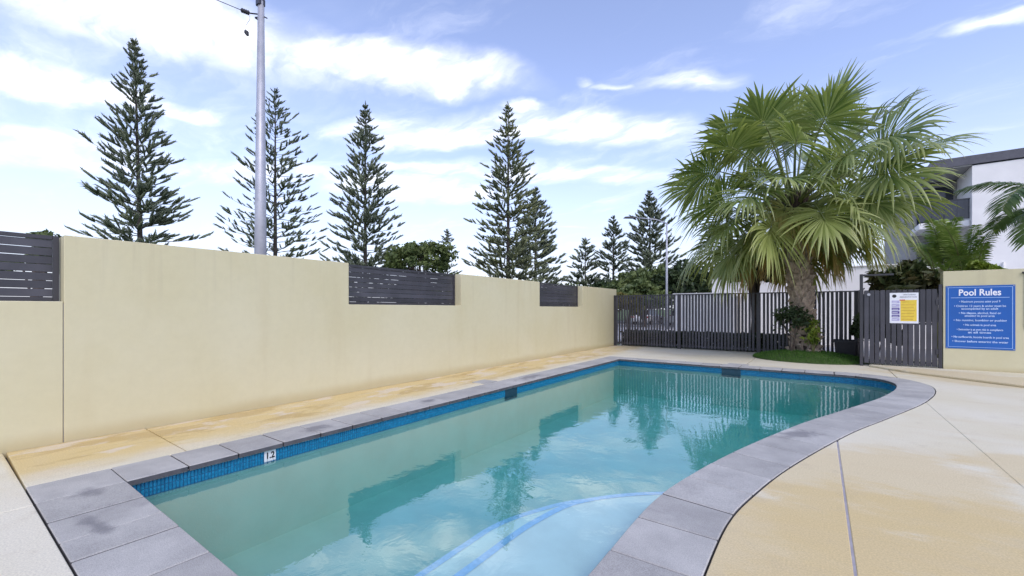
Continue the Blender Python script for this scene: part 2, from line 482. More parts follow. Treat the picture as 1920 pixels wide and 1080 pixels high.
# ------------------------------------------------------------------ mesh helpers
class MB:
    def __init__(self):
        self.v, self.f = [], []

    def box(self, x0, x1, y0, y1, z0, z1, M=None):
        b = len(self.v)
        for z in (z0, z1):
            for x, y in ((x0, y0), (x1, y0), (x1, y1), (x0, y1)):
                p = Vector((x, y, z))
                self.v.append(tuple(M @ p) if M else (x, y, z))
        for q in ((3, 2, 1, 0), (4, 5, 6, 7), (0, 1, 5, 4), (1, 2, 6, 5), (2, 3, 7, 6), (3, 0, 4, 7)):
            self.f.append(tuple(b + i for i in q))
        return self

    def tube(self, pts, radii, seg=8, cap=True):
        rings = []
        n = len(pts)
        pts = [Vector(p) for p in pts]
        up = Vector((0.31, 0.17, 0.93)).normalized()
        for i, p in enumerate(pts):
            d = (pts[min(i + 1, n - 1)] - pts[max(i - 1, 0)]).normalized()
            a = d.cross(up)
            if a.length < 1e-3:
                a = d.cross(Vector((1, 0, 0)))
            a.normalize()
            c = d.cross(a)
            r = radii[i] if hasattr(radii, '__len__') else radii
            b = len(self.v)
            for k in range(seg):
                th = 2 * math.pi * k / seg
                self.v.append(tuple(p + (a * math.cos(th) + c * math.sin(th)) * r))
            rings.append(b)
        for i in range(n - 1):
            for k in range(seg):
                k2 = (k + 1) % seg
                self.f.append((rings[i] + k, rings[i] + k2, rings[i + 1] + k2, rings[i + 1] + k))
        if cap:
            self.f.append(tuple(rings[0] + k for k in range(seg))[::-1])
            self.f.append(tuple(rings[-1] + k for k in range(seg)))
        return self

    def prism(self, poly, z0, z1, axis='Z', M=None):
        """extrude a 2-D outline; axis Z: (x,y), axis X: outline (y,z) from x=z0 to z1, axis Y: outline (x,z)"""
        b = len(self.v)
        n = len(poly)
        for h in (z0, z1):
            for (p, q) in poly:
                c = (p, q, h) if axis == 'Z' else ((h, p, q) if axis == 'X' else (p, h, q))
                self.v.append(tuple(M @ Vector(c)) if M else c)
        self.f.append(tuple(b + i for i in range(n))[::-1])
        self.f.append(tuple(b + n + i for i in range(n)))
        for i in range(n):
            j = (i + 1) % n
            self.f.append((b + i, b + j, b + n + j, b + n + i))
        return self

    def mesh(self, name, mat, smooth=False, bevel=0.0, fix=True):
        me = bpy.data.meshes.new(name)
        me.from_pydata(self.v, [], self.f)
        if fix or bevel:
            bm = bmesh.new()
            bm.from_mesh(me)
            bmesh.ops.recalc_face_normals(bm, faces=bm.faces)
            if bevel:
                ed = [e for e in bm.edges if len(e.link_faces) == 2 and e.calc_face_angle(0) > 0.6]
                bmesh.ops.bevel(bm, geom=ed, offset=bevel, segments=1, affect='EDGES', clamp_overlap=True)
            bm.to_mesh(me)
            bm.free()
        me.materials.append(MATS[mat])
        if smooth:
            me.polygons.foreach_set('use_smooth', [True] * len(me.polygons))
        me.update()
        return me

    def build(self, name, mat, parent=None, smooth=False, bevel=0.0, fix=True):
        return link(name, self.mesh(name, mat, smooth, bevel, fix), parent)


def link(name, me, parent=None, loc=None, rotz=None):
    o = bpy.data.objects.new(name, me)
    COL.objects.link(o)
    if parent is not None:
        o.parent = parent
    if loc is not None:
        o.location = loc
    if rotz is not None:
        o.rotation_euler = (0, 0, rotz)
    return o


def tag(o, label=None, cat=None, group=None, kind=None):
    if label:
        o['label'] = label
    if cat:
        o['category'] = cat
    if group:
        o['group'] = group
    if kind:
        o['kind'] = kind
    return o


def thing(name, label, cat, loc=(0, 0, 0), rotz=0.0, group=None):
    o = bpy.data.objects.new(name, None)
    o.empty_display_size = 0.2
    COL.objects.link(o)
    o.location = loc
    o.rotation_euler = (0, 0, rotz)
    return tag(o, label, cat, group)


def np_mesh(name, verts, faces, mat, smooth=False):
    """verts (n,3), faces (m,k) arrays of equal-sized faces"""
    verts = np.asarray(verts, dtype=np.float32)
    faces = np.asarray(faces, dtype=np.int32)
    me = bpy.data.meshes.new(name)
    k = faces.shape[1]
    me.vertices.add(len(verts))
    me.vertices.foreach_set('co', verts.ravel())
    me.loops.add(faces.size)
    me.loops.foreach_set('vertex_index', faces.ravel())
    me.polygons.add(len(faces))
    me.polygons.foreach_set('loop_start', np.arange(0, faces.size, k, dtype=np.int32))
    if smooth:
        me.polygons.foreach_set('use_smooth', np.ones(len(faces), dtype=bool))
    me.materials.append(MATS[mat])
    me.update(calc_edges=True)
    me.validate()
    return me


def text_mesh(txt, size, name, mat, bold=0.0, depth=0.002, width=None):
    """centred lettering in the x-z plane facing -Y, as a mesh"""
    cu = bpy.data.curves.new(name, 'FONT')
    cu.body = txt
    cu.size = size
    cu.align_x = 'CENTER'
    cu.align_y = 'CENTER'
    cu.offset = bold
    cu.extrude = depth
    cu.resolution_u = 3
    tmp = bpy.data.objects.new(name, cu)
    COL.objects.link(tmp)
    dg = bpy.context.evaluated_depsgraph_get()
    me = bpy.data.meshes.new_from_object(tmp.evaluated_get(dg))
    bpy.data.objects.remove(tmp)
    co = np.empty(len(me.vertices) * 3, dtype=np.float32)
    me.vertices.foreach_get('co', co)
    co = co.reshape(-1, 3)
    if width:
        w = co[:, 0].max() - co[:, 0].min()
        co[:, 0] *= width / w
    co = np.stack([co[:, 0], -co[:, 2], co[:, 1]], axis=1)
    me.vertices.foreach_set('co', co.astype(np.float32).ravel())
    me.materials.clear()
    me.materials.append(MATS[mat])
    me.update()
    return me


def catmull(pts, per=8):
    res = []
    n = len(pts)
    for i in range(n - 1):
        p0, p1, p2, p3 = pts[max(i - 1, 0)], pts[i], pts[i + 1], pts[min(i + 2, n - 1)]
        for k in range(per):
            t = k / per
            res.append(tuple(0.5 * ((2 * p1[a]) + (-p0[a] + p2[a]) * t + (2 * p0[a] - 5 * p1[a] + 4 * p2[a] - p3[a]) * t * t + (-p0[a] + 3 * p1[a] - 3 * p2[a] + p3[a]) * t ** 3) for a in range(len(p1))))
    res.append(tuple(pts[-1]))
    return res


def offset_loop(pts, d):
    """offset a closed counter-clockwise loop outward by d"""
    n = len(pts)
    res = []
    for i in range(n):
        a, b, c = Vector(pts[i - 1]), Vector(pts[i]), Vector(pts[(i + 1) % n])
        e1, e2 = (b - a).normalized(), (c - b).normalized()
        n1, n2 = Vector((e1.y, -e1.x)), Vector((e2.y, -e2.x))
        m = (n1 + n2)
        m.normalize()
        k = d / max(m.dot(n1), 0.35)
        res.append((b.x + m.x * k, b.y + m.y * k))
    return res


# ================================================================== SETTING
# pool outline (inner edge of the coping), counter-clockwise
PX0, PY0, PY1 = -4.40, 0.945, 11.10
NEAR_R = (-0.95, PY0)
curve = catmull([(-0.95, 2.1), (-0.95, 2.96), (-0.86, 3.61), (-0.64, 4.56), (-0.18, 6.06), (0.25, 7.19), (0.72, 8.45), (0.98, 9.35), (1.10, 10.0), (1.10, 10.45), (0.94, 10.86), (0.60, 11.06), (0.25, PY1)], 8)
INNER = [(PX0, PY0), NEAR_R] + curve + [(PX0, PY1)]
OUTER = offset_loop(INNER, 0.475)
HOLE = offset_loop(INNER, 0.485)

# ground far beyond everything, open where the pool and its deck lie
g = MB()
GX0, GX1, GY0, GY1, GZ = -6.6, 6.4, -5.2, 15.6, -0.16
B = 1500
g.v = [(-B, -B, GZ), (B, -B, GZ), (B, B, GZ), (-B, B, GZ), (GX0, GY0, GZ), (GX1, GY0, GZ), (GX1, GY1, GZ), (GX0, GY1, GZ)]
g.f = [(0, 1, 5, 4), (1, 2, 6, 5), (2, 3, 7, 6), (3, 0, 4, 7)]
tag(g.build('ground', 'lawn'), kind='structure')

# road and footpath beyond the fence and along the outside of the boundary wall
m = MB().prism([(-8.95, 23.5), (30, 23.5), (30, 44), (-8.95, 44)], GZ - 0.3, GZ + 0.006)
tag(m.build('road', 'asphalt'), kind='structure')
m = MB().box(-21, -9, -60, 120, GZ - 0.3, GZ + 0.010)
tag(m.build('street', 'asphalt'), kind='structure')
m = MB().box(-8.9, -7.4, -60, 120, GZ - 0.3, GZ + 0.06)
tag(m.build('footpath', 'concrete_path'), kind='structure')
m = MB().box(-6.6, 3.4, 16.6, 23.2, GZ - 0.2, GZ + 0.10)
tag(m.build('driveway', 'concrete_path'), kind='structure')

# bed under the deck: seen only down the joints
deck = thing('pool_deck', None, None)
tag(deck, kind='structure')
bed = MB()
nh = len(HOLE)
zb = -0.05
big = [(GX0, GY0), (GX1, GY0), (GX1, GY1), (GX0, GY1)]
ring_in = offset_loop(INNER, 0.2)
# bed as a ring between the coping and the outside
bm = bmesh.new()
vo = [bm.verts.new((x, y, zb)) for x, y in big]
vi = [bm.verts.new((x, y, zb)) for x, y in ring_in]
eds = [bm.edges.new((vo[i], vo[(i + 1) % 4])) for i in range(4)] + [bm.edges.new((vi[i], vi[(i + 1) % len(vi)])) for i in range(len(vi))]
bmesh.ops.triangle_fill(bm, edges=eds, use_beauty=True)
bmesh.ops.recalc_face_normals(bm, faces=bm.faces)
me = bpy.data.meshes.new('bedding')
bm.to_mesh(me)
bm.free()
me.materials.append(MATS['dark_base'])
link('bedding', me, deck)


def curve_at_x(x, rising=True):
    """point of the outer curve (right-hand side of HOLE) where it passes x, going up"""
    pts = HOLE[1:-1]
    for i in range(len(pts) - 1):
        a, b = pts[i], pts[i + 1]
        if (rising and a[0] <= x < b[0]) or (not rising and a[0] > x >= b[0]):
            k = (x - a[0]) / (b[0] - a[0])
            return i, (x, a[1] + (b[1] - a[1]) * k)


hp = HOLE[1:-1]
J = 0.007
yN = HOLE[0][1]           # near edge of the hole
xL = HOLE[0][0]
yF = HOLE[-1][1]
i1, c1 = curve_at_x(0.15)
i2, c2 = curve_at_x(1.25)
i3, c3 = curve_at_x(1.25, False)
slabs = []
slabs.append([(-6.22, -5), (PX0 - J, -5), (PX0 - J, yN), (xL, yN), (-6.22, yN - 0.005)])
slabs.append([(PX0 + J, -5), (-0.47, -5), (-0.47, yN), (PX0 + J, yN)])
slabs.append([(-6.22, yN + 0.02), (xL, yN + 0.012), (xL, 1.49 - J), (-6.22, 1.50 - J)])
slabs.append([(-6.22, 1.50 + J), (xL, 1.49 + J), (xL, 6.6 - J), (-6.22, 6.6 - J)])
slabs.append([(-6.22, 6.6 + J), (xL, 6.6 + J), (xL, yF), (-1.46, yF), (-1.46, 15.5), (-6.22, 15.5)])
slabs.append([(-0.458, -5), (0.15 - J, -5), (c1[0] - J, c1[1] - 0.01)] + [p for p in hp[i1::-1]])
slabs.append([(0.15 + J, -5), (1.25 - J, -5), (c2[0] - J, c2[1] - 0.01)] + [p for p in hp[i2:i1:-1]] + [(c1[0] + J, c1[1] + 0.012)])
slabs.append([(1.25 + J, -5), (6.3, -5), (6.3, 15.5), (1.25 + J, 15.5), (c3[0] + J, c3[1])] + [p for p in hp[i3:i2:-1]] + [(c2[0] + J, c2[1] + 0.02)])
slabs.append([(-1.44, yF)] + [(1.25 - J, 15.5)][:0] + [p for p in [(hp[-1][0], yF)]] + [p for p in hp[::-1][1:] if p[1] > c3[1]] + [(c3[0] - J, c3[1] + 0.004), (1.25 - J, 15.5), (-1.44, 15.5)])
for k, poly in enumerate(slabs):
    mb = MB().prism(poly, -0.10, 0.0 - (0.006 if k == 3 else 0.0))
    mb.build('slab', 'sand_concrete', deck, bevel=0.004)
# sealant lines in the two long control joints of the open deck
for x, y1 in ((0.15, c1[1] - 0.02), (1.25, c2[1] - 0.02)):
    MB().box(x - J, x + J, -5, y1, -0.06, -0.004).build('joint_strip', 'joint_sealant' if x < 1 else 'sand_concrete', deck)

# ------------------------------------------------------------------ swimming pool
pool = thing('swimming_pool', 'freeform in-ground pool with blue waterline tiles and grey paver coping', 'pool', (-2.0, 6.0, 0))


def pl(o):
    """keep world placement under the pool's empty"""
    o.parent = pool
    o.matrix_parent_inverse = Matrix.Translation((2.0, -6.0, 0))
    return o


WZ = -0.125
FLOOR = -0.95
n = len(INNER)
sh = MB()
shell_loop = offset_loop(INNER, 0.05)
for (x, y) in shell_loop:
    sh.v.append((x, y, -0.046))
for (x, y) in shell_loop:
    sh.v.append((x, y, FLOOR))
for i in range(n):
    j = (i + 1) % n
    sh.f.append((i, j, n + j, n + i))
sh.f.append(tuple(range(n, 2 * n)))
pl(sh.build('shell', 'plaster_teal', fix=False))

# waterline tiles: small upright mosaics standing on a grout bed, all round
grout_loop = offset_loop(INNER, 0.044)
tb = MB()
for z in (-0.046, -0.176):
    for (x, y) in grout_loop:
        tb.v.append((x, y, z))
for i in range(n):
    j = (i + 1) % n
    tb.f.append((i, j, n + j, n + i))
pl(tb.build('grout_band', 'tile_grout', fix=False))
tile_loop = offset_loop(INNER, 0.043)
cum = [0.0]
for i in range(n):
    cum.append(cum[-1] + (Vector(tile_loop[(i + 1) % n]) - Vector(tile_loop[i])).length)


def on_loop(loop, cum, s):
    s = s % cum[-1]
    lo = 0
    while cum[lo + 1] < s:
        lo += 1
    a, b = Vector(loop[lo]), Vector(loop[(lo + 1) % len(loop)])
    k = (s - cum[lo]) / max(cum[lo + 1] - cum[lo], 1e-9)
    return a.lerp(b, k), (b - a).normalized()


tm = MB()
pitch = 0.026
cnt = int(cum[-1] / pitch)
rt = random.Random(4)
for k in range(cnt):
    p, d = on_loop(tile_loop, cum, (k + 0.5) * pitch)
    inw = Vector((-d.y, d.x))
    for z0, z1 in ((-0.108, -0.050), (-0.170, -0.112)):
        hw = 0.0112
        pr = 0.004 + rt.uniform(-0.0008, 0.0008)
        b = len(tm.v)
        for (u, w, z) in ((-hw, 0, z0), (hw, 0, z0), (hw, 0, z1), (-hw, 0, z1), (-hw + .002, pr, z0 + .002), (hw - .002, pr, z0 + .002), (hw - .002, pr, z1 - .002), (-hw + .002, pr, z1 - .002)):
            q = p + d * u + inw * w
            tm.v.append((q.x, q.y, z))
        for q in ((4, 5, 6, 7), (0, 1, 5, 4), (1, 2, 6, 5), (2, 3, 7, 6), (3, 0, 4, 7)):
            tm.f.append(tuple(b + i for i in q))
tag(pl(tm.build('waterline_tiles', 'blue_tile', fix=False)), kind='stuff')

# coping pavers
rc = random.Random(8)


def paver(poly, z=0.006, bev=0.006):
    cx = sum(p[0] for p in poly) / len(poly)
    cy = sum(p[1] for p in poly) / len(poly)
    dz = rc.uniform(-0.002, 0.002)
    mb = MB().prism(poly, -0.044, z + dz)
    me = mb.mesh('paver', 'grey_paver', bevel=bev)
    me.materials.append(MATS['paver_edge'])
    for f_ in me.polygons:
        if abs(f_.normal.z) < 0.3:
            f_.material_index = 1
    return pl(link('paver', me))


GP = 0.0055
xo, yo = OUTER[0]
# near run
x = xo
wid = [0.475, 0.46, 0.40, 0.31, 0.48, 0.47, 0.47, 0.47, 0.47]
k = 0
while x < -0.95 - 0.02:
    x1 = min(x + wid[k % len(wid)], -0.95)
    if -0.95 - x1 < 0.15:
        x1 = -0.95
    paver([(x + GP, yo), (x1 - GP, yo), (x1 - GP, PY0), (x + GP, PY0)])
    x = x1
    k += 1
# corner piece at the near right
paver([(-0.95 + GP, yo), (OUTER[1][0], yo), (OUTER[1][0], PY0 - GP), (-0.95 + GP, PY0 - GP)])
# left run
y = PY0
while y < PY1 - 0.05:
    y1 = y + rc.choice((0.40, 0.41, 0.39))
    if PY1 - y1 < 0.3:
        y1 = PY1
    paver([(xo, y + GP), (PX0, y + GP), (PX0, y1 - GP), (xo, y1 - GP)])
    y = y1
# far run from the left corner to where the curve starts
yo2 = OUTER[-1][1]
x = xo
while x < 0.25 - 0.05:
    x1 = x + 0.42
    if 0.25 - x1 < 0.3:
        x1 = 0.25
    paver([(x + GP, PY1 + (GP if x == xo else 0)), (x1 - GP, PY1 + (GP if x == xo else 0)), (x1 - GP, yo2), (x + GP, yo2)])
    x = x1
# curved run
arc_in = [(-0.95, PY0)] + [(-0.95, PY0 + 0.29 * q) for q in range(1, 4)] + curve
full_o = offset_loop([(PX0, PY0), (-0.95, PY0)] + arc_in[1:] + [(PX0, PY1)], 0.475)
arc_out = full_o[1:-1]
cum2 = [0.0]
for i in range(len(arc_in) - 1):
    cum2.append(cum2[-1] + (Vector(arc_in[i + 1]) - Vector(arc_in[i])).length)
arc_out[0] = (arc_out[0][0], PY0)


def arc(loop, s):
    i = 0
    while i < len(cum2) - 2 and cum2[i + 1] < s:
        i += 1
    k = (s - cum2[i]) / max(cum2[i + 1] - cum2[i], 1e-9)
    a, b = loop[i], loop[i + 1]
    return (a[0] + (b[0] - a[0]) * k, a[1] + (b[1] - a[1]) * k)


s = 0.0
L = cum2[-1]
while s < L - 0.05:
    ds = rc.uniform(0.43, 0.47) if s < 6.5 else 0.40
    s1 = s + ds
    if L - s1 < 0.22:
        s1 = L
    q = [s + GP + (s1 - s - 2 * GP) * t / 4 for t in range(5)]
    poly = [arc(arc_out, a) for a in q] + [arc(arc_in, a) for a in q[::-1]]
    paver(poly)
    s = s1

# grey mortar below the pavers so joints read as joints
mo = MB()
mo_in, mo_out = offset_loop(INNER, 0.004), offset_loop(INNER, 0.47)
for (lp_) in (mo_in, mo_out):
    for (x, y) in lp_:
        mo.v.append((x, y, -0.003))
for i in range(n):
    j = (i + 1) % n
    mo.f.append((i, j, n + j, n + i))
pl(mo.build('mortar_bed', 'dark_base', fix=False))

# steps in the near right corner, edged in pale blue tile
edge1 = catmull([(-1.79, PY0 - 0.015), (-1.80, 1.5), (-1.80, 2.14), (-1.80, 2.46), (-1.78, 2.76), (-1.69, 3.18), (-1.45, 3.54), (-1.13, 3.84), (-0.70, 4.10)], 6)
edge2 = catmull([(-2.23, PY0 - 0.015), (-2.23, 1.5), (-2.24, 2.17), (-2.24, 2.47), (-2.23, 2.83), (-2.12, 3.20), (-1.88, 3.66), (-1.45, 4.02), (-0.95, 4.25), (-0.45, 4.40)], 6)
for ed, ztop in ((edge1, -0.27), (edge2, -0.47)):
    right = [p for p in offset_loop(INNER, 0.015)[1:-1] if p[1] < ed[-1][1]]
    poly = ed + right[::-1]
    st = pl(MB().prism(poly, FLOOR - 0.02, ztop).build('step', 'plaster_step'))
    lip = MB()
    for i, p in enumerate(ed):
        a, b = Vector(ed[max(i - 1, 0)]), Vector(ed[min(i + 1, len(ed) - 1)])
        d = (b - a).normalized()
        nn = Vector((d.y, -d.x))
        for off, dz in ((-0.004, -0.03), (-0.004, 0.004), (0.055, 0.004)):
            lip.v.append((p[0] + nn.x * off, p[1] + nn.y * off, ztop + dz))
    for i in range(len(ed) - 1):
        for r_ in (0, 1):
            lip.f.append((3 * i + r_, 3 * i + r_ + 1, 3 * i + 4 + r_, 3 * i + 3 + r_))
    lo = lip.build('edge_tile', 'pale_blue_tile', fix=False)
    lo.parent = st

# skimmer mouths and their lids, depth tile
sk = MB().box(PX0 - 0.30, PX0 - 0.037, 5.96, 6.32, -0.24, -0.052)
pl(sk.build('skimmer_mouth', 'skimmer_dark'))
pl(MB().box(-1.88, -1.48, PY1 + 0.037, PY1 + 0.3, -0.24, -0.052).build('skimmer_mouth', 'skimmer_dark'))
pl(MB().box(-5.22, -4.90, 5.98, 6.34, -0.02, 0.005).build('skimmer_lid', 'grey_paver', bevel=0.004))
pl(MB().box(-1.84, -1.38, 11.60, 11.86, -0.02, 0.005).build('skimmer_lid', 'grey_paver', bevel=0.004))
dt = pl(MB().box(PX0 - 0.042, PX0 - 0.034, 1.985, 2.095, -0.158, -0.050).build('depth_tile', 'white_tile', bevel=0.002))
tme = text_mesh('1.2', 0.085, 'depth_number', 'black_paint', bold=0.003, depth=0.001, width=0.075)
dn = bpy.data.objects.new('depth_number', tme)
COL.objects.link(dn)
dn.location = (PX0 - 0.0335, 2.04, -0.103)
dn.rotation_euler = (0, 0, rad(90))
dn.parent = dt

# water
wl = offset_loop(INNER, 0.06)
wt = MB().prism(wl, FLOOR - 0.06, WZ)
tag(wt.build('water', 'pool_water'), kind='structure')

# ------------------------------------------------------------------ boundary wall with slatted openings
WX = -6.22
SILL, TOP = 1.43, 2.105
OPEN = [(-1.6, 0.85), (4.09, 6.77), (9.94, 12.55)]
bw = thing('boundary_wall', 'long cream rendered wall with three slatted openings along the pool', 'wall', (WX, 6, 0))
JY = 0.855


def bwp(o):
    o.parent = bw
    o.matrix_parent_inverse = Matrix.Translation((-WX, -6, 0))
    return o


near_poly = [(-6, -0.15), (JY - 0.003, -0.15), (JY - 0.003, SILL), (OPEN[0][0], SILL), (OPEN[0][0], TOP), (-6, TOP)]
bwp(MB().prism(near_poly, WX - 0.26, WX, 'X').build('wall_panel', 'cream_render', bevel=0.006))
far_poly = [(JY + 0.003, -0.15), (15.40, -0.15), (15.40, TOP)]
for a, b in OPEN[:0:-1]:
    far_poly += [(b, TOP), (b, SILL), (a, SILL), (a, TOP)]
far_poly += [(JY + 0.003, TOP)]
bwp(MB().prism(far_poly, WX - 0.26, WX, 'X').build('wall_panel', 'cream_render', bevel=0.006))
bwp(MB().box(WX - 0.2, WX - 0.012, JY - 0.003, JY + 0.003, 0, SILL - 0.02).build('joint_filler', 'joint_sealant'))

SCREEN_LABELS = ['charcoal slatted screen with daylight between its slats, beside the dark joint in the wall', 'long charcoal slatted screen in the middle opening of the cream wall', 'small charcoal slatted screen in the cream wall opening next to the fence']
for k, (a, b) in enumerate(OPEN):
    a2, b2 = a + 0.004, b - 0.004
    t_ = thing('slatted_screen', SCREEN_LABELS[k], 'screen', (WX - 0.19, (a + b) / 2, SILL), group='slatted screens in the boundary wall')
    w = (b2 - a2) / 2
    H_ = TOP - SILL
    for y0, y1 in ((-w, -w + 0.045), (w - 0.045, w)):
        MB().box(-0.02, 0.025, y0, y1, 0.003, H_).build('frame_post', 'charcoal_metal', t_, bevel=0.003)
    for z0, z1 in ((0.003, 0.045), (H_ - 0.04, H_ - 0.001)):
        MB().box(-0.018, 0.023, -w + 0.046, w - 0.046, z0, z1).build('frame_rail', 'charcoal_metal', t_, bevel=0.003)
    gap = 0.006 if k == 0 else 0.005
    ns = 7
    ph = (H_ - 0.089) / ns
    sm = MB().box(-0.008, 0.008, -w + 0.047, w - 0.047, -ph / 2 + gap / 2, ph / 2 - gap / 2).mesh('slat', 'charcoal_slat', bevel=0.002)
    rs = random.Random(k + 3)
    for i in range(ns):
        o = link('slat', sm, t_, (rs.uniform(-0.003, 0.003), 0, 0.047 + ph * (i + 0.5)))
        o.rotation_euler = (rs.uniform(-0.0012, 0.0012), 0, 0)

# ------------------------------------------------------------------ picket fence, gate and sign wall
FY = 15.15
fence = thing('picket_fence', 'charcoal upright-slat fence across the far end of the pool', 'fence', (-2.7, FY, 0))
FH = 1.87
pick = MB().box(-0.0325, 0.0325, -0.008, 0.008, 0.05, FH - 0.035).mesh('picket', 'charcoal_slat', bevel=0.002)
POSTS = [-6.17, -3.88, -1.52, 0.50, 0.83]
x = -6.10
rf = random.Random(2)
while x < 0.80:
    if min(abs(x - p) for p in POSTS) > 0.062:
        o = link('picket', pick, fence, (x + 2.7 + rf.uniform(-0.002, 0.002), 0, 0))
        o.rotation_euler = (0, rf.uniform(-0.002, 0.002), rf.uniform(-0.03, 0.03))
    x += 0.0985
for p in POSTS:
    w = 0.055 if p in (-3.88, -1.52) else 0.045
    MB().box(p + 2.7 - w, p + 2.7 + w, -0.03, 0.045, -0.1, FH).build('post', 'charcoal_metal', fence, bevel=0.003)
for z0, z1 in ((FH - 0.035, FH - 0.003), (0.09, 0.13)):
    MB().box(-3.42, 3.5, 0.009, 0.035, z0, z1).build('rail', 'charcoal_metal', fence)
for z0, z1 in ((FH - 0.034, FH - 0.004),):
    MB().box(-3.42, 3.5, -0.02, 0.008, z0, z1).build('rail', 'charcoal_metal', fence)

ret = thing('return_fence', 'short charcoal upright-slat return fence joining the gate to the long fence', 'fence', (0.86, 14.2, 0))
pick2 = MB().box(-0.008, 0.008, -0.0325, 0.0325, 0.06, FH - 0.035).mesh('picket', 'charcoal_slat', bevel=0.002)
y = -0.88
while y < 0.87:
    link('picket', pick2, ret, (0, y, 0))
    y += 0.0985
for z0, z1 in ((FH - 0.035, FH - 0.004), (0.10, 0.14)):
    MB().box(0.009, 0.03, -0.92, 0.90, z0, z1).build('rail', 'charcoal_metal', ret)

GYY = 13.20
gf = thing('gate_frame', 'tall slim charcoal portal frame standing round the pool gate', 'gate frame', (1.5, GYY, 0))
for x0, x1 in ((-0.71, -0.65), (0.645, 0.70)):
    MB().box(x0, x1, -0.03, 0.03, -0.05, 2.19 if x0 < 0 else 1.9).build('post', 'charcoal_metal', gf, bevel=0.003)
MB().box(-0.65, -0.10, -0.025, 0.025, 2.14, 2.185).build('lintel', 'charcoal_metal', gf, bevel=0.003)
gate = thing('pool_gate', 'charcoal slatted pool gate carrying a yellow resuscitation sign', 'gate', (1.5, GYY, 0))
GH = 1.80
gp = MB().box(-0.0415, 0.0415, -0.010, 0.008, 0.075, GH).mesh('picket', 'charcoal_slat', bevel=0.002)
rg = random.Random(12)
for i in range(13):
    o = link('picket', gp, gate, (-0.585 + 0.0975 * i, 0, 0))
    o.rotation_euler = (0, rg.uniform(-0.002, 0.002), rg.uniform(-0.05, 0.05))
for z0, z1 in ((0.12, 0.17), (1.00, 1.05), (1.72, 1.77)):
    MB().box(-0.63, 0.63, 0.009, 0.04, z0, z1).build('rail', 'charcoal_metal', gate, bevel=0.002)
MB().box(-0.64, 0.64, 0.012, 0.030, 1.06, 1.715).build('backing_sheet', 'charcoal_metal', gate)
lt = MB().tube([(-0.545, -0.035, 1.70), (-0.545, -0.011, 1.70)], 0.032, 16)
lt.build('latch_knob', 'galvanised', gate, smooth=False)
for z in (0.35, 1.45):
    MB().box(0.60, 0.645, -0.025, -0.011, z, z + 0.12).build('hinge', 'charcoal_metal', gate, bevel=0.002)

# resuscitation chart on the gate
sg = thing('resuscitation_sign', 'white sign with yellow panel and purple boxes fixed to the pool gate', 'sign', (1.575, GYY - 0.016, 1.03))
MB().box(-0.245, 0.245, -0.004, 0.0, 0.0, 0.70).build('board', 'sign_white', sg, bevel=0.001)
MB().box(-0.06, 0.215, -0.006, -0.0042, 0.05, 0.535).build('yellow_panel', 'sign_yellow', sg)
r1 = random.Random(5)
for i in range(6):
    z = 0.055 + i * 0.081
    MB().box(-0.21, -0.075, -0.006, -0.0042, z, z + 0.062).build('chart_box', 'sign_purple' if i in (1, 2, 3) else 'sign_lilac', sg)
MB().box(-0.075, 0.02, -0.0064, -0.0044, 0.520, 0.545).build('chart_stripe', 'sign_red', sg)
o = link('heading', text_mesh('RESUSCITATION', 0.05, 'heading', 'sign_grey', bold=0.001, depth=0.0006, width=0.29), sg, (0.075, -0.0052, 0.60))
o = link('heading', text_mesh('CARDIO PULMONARY', 0.04, 'heading', 'sign_grey', bold=0.001, depth=0.0006, width=0.22), sg, (0.095, -0.0052, 0.655))
MB().tube([(-0.165, -0.0052, 0.625), (-0.165, -0.0042, 0.625)], 0.038, 18).build('emblem', 'black_paint', sg)
for i in range(7):
    z = 0.085 + i * 0.066
    wdt = r1.uniform(0.13, 0.24)
    MB().box(-0.045, -0.045 + wdt, -0.0068, -0.0062, z, z + 0.016).build('print_line', 'sign_ochre', sg)
for i in range(6):
    z = 0.075 + i * 0.081
    MB().box(-0.20, -0.20 + r1.uniform(0.06, 0.11), -0.0068, -0.0062, z, z + 0.012).build('print_line', 'sign_white', sg)

# cream wall with the pool rules
sw = thing('sign_wall', 'cream rendered wall right of the gate carrying the blue rules sign', 'wall', (4.2, 13.32, 0))
MB().prism([(-1.985, -0.1), (-0.79, -0.1), (-0.79, 2.185), (-1.985, 2.185)], -0.14, 0.14, 'Y').build('wall_panel', 'cream_render', sw, bevel=0.006)
MB().box(-0.785, 2.2, -0.10, 0.14, -0.1, 2.17).build('wall_panel', 'cream_render', sw, bevel=0.006)
MB().box(-0.80, -0.30, -0.16, -0.102, 0.95, 2.08).build('shutter', 'green_door', sw, bevel=0.004)
MB().box(-0.83, -0.27, -0.19, -0.102, 2.081, 2.12).build('shutter_hood', 'charcoal_metal', sw, bevel=0.004)

rs_ = thing('rules_sign', 'blue rules sign headed in white, screwed to cream wall', 'sign', (2.765, 13.175, 0.50))
SWD, SHT = 1.02, 1.36
MB().box(-SWD / 2, SWD / 2, -0.004, 0.0, 0, SHT).build('board', 'sign_blue', rs_, bevel=0.001)
for (x0, x1, z0, z1) in ((-0.475, 0.475, 0.035, 0.042), (-0.475, 0.475, SHT - 0.042, SHT - 0.035), (-0.475, -0.467, 0.043, SHT - 0.043), (0.467, 0.475, 0.043, SHT - 0.043)):
    MB().box(x0, x1, -0.0056, -0.0042, z0, z1).build('border_line', 'sign_pale_blue', rs_)
for x_ in (-0.49, 0.49):
    for z_ in (0.02, SHT - 0.02):
        MB().tube([(x_, -0.007, z_), (x_, -0.0042, z_)], 0.009, 10).build('screw', 'galvanised', rs_)
link('heading', text_mesh('Pool Rules', 0.19, 'heading', 'sign_white', bold=0.0045, depth=0.0008, width=0.62), rs_, (0, -0.0052, 1.205))
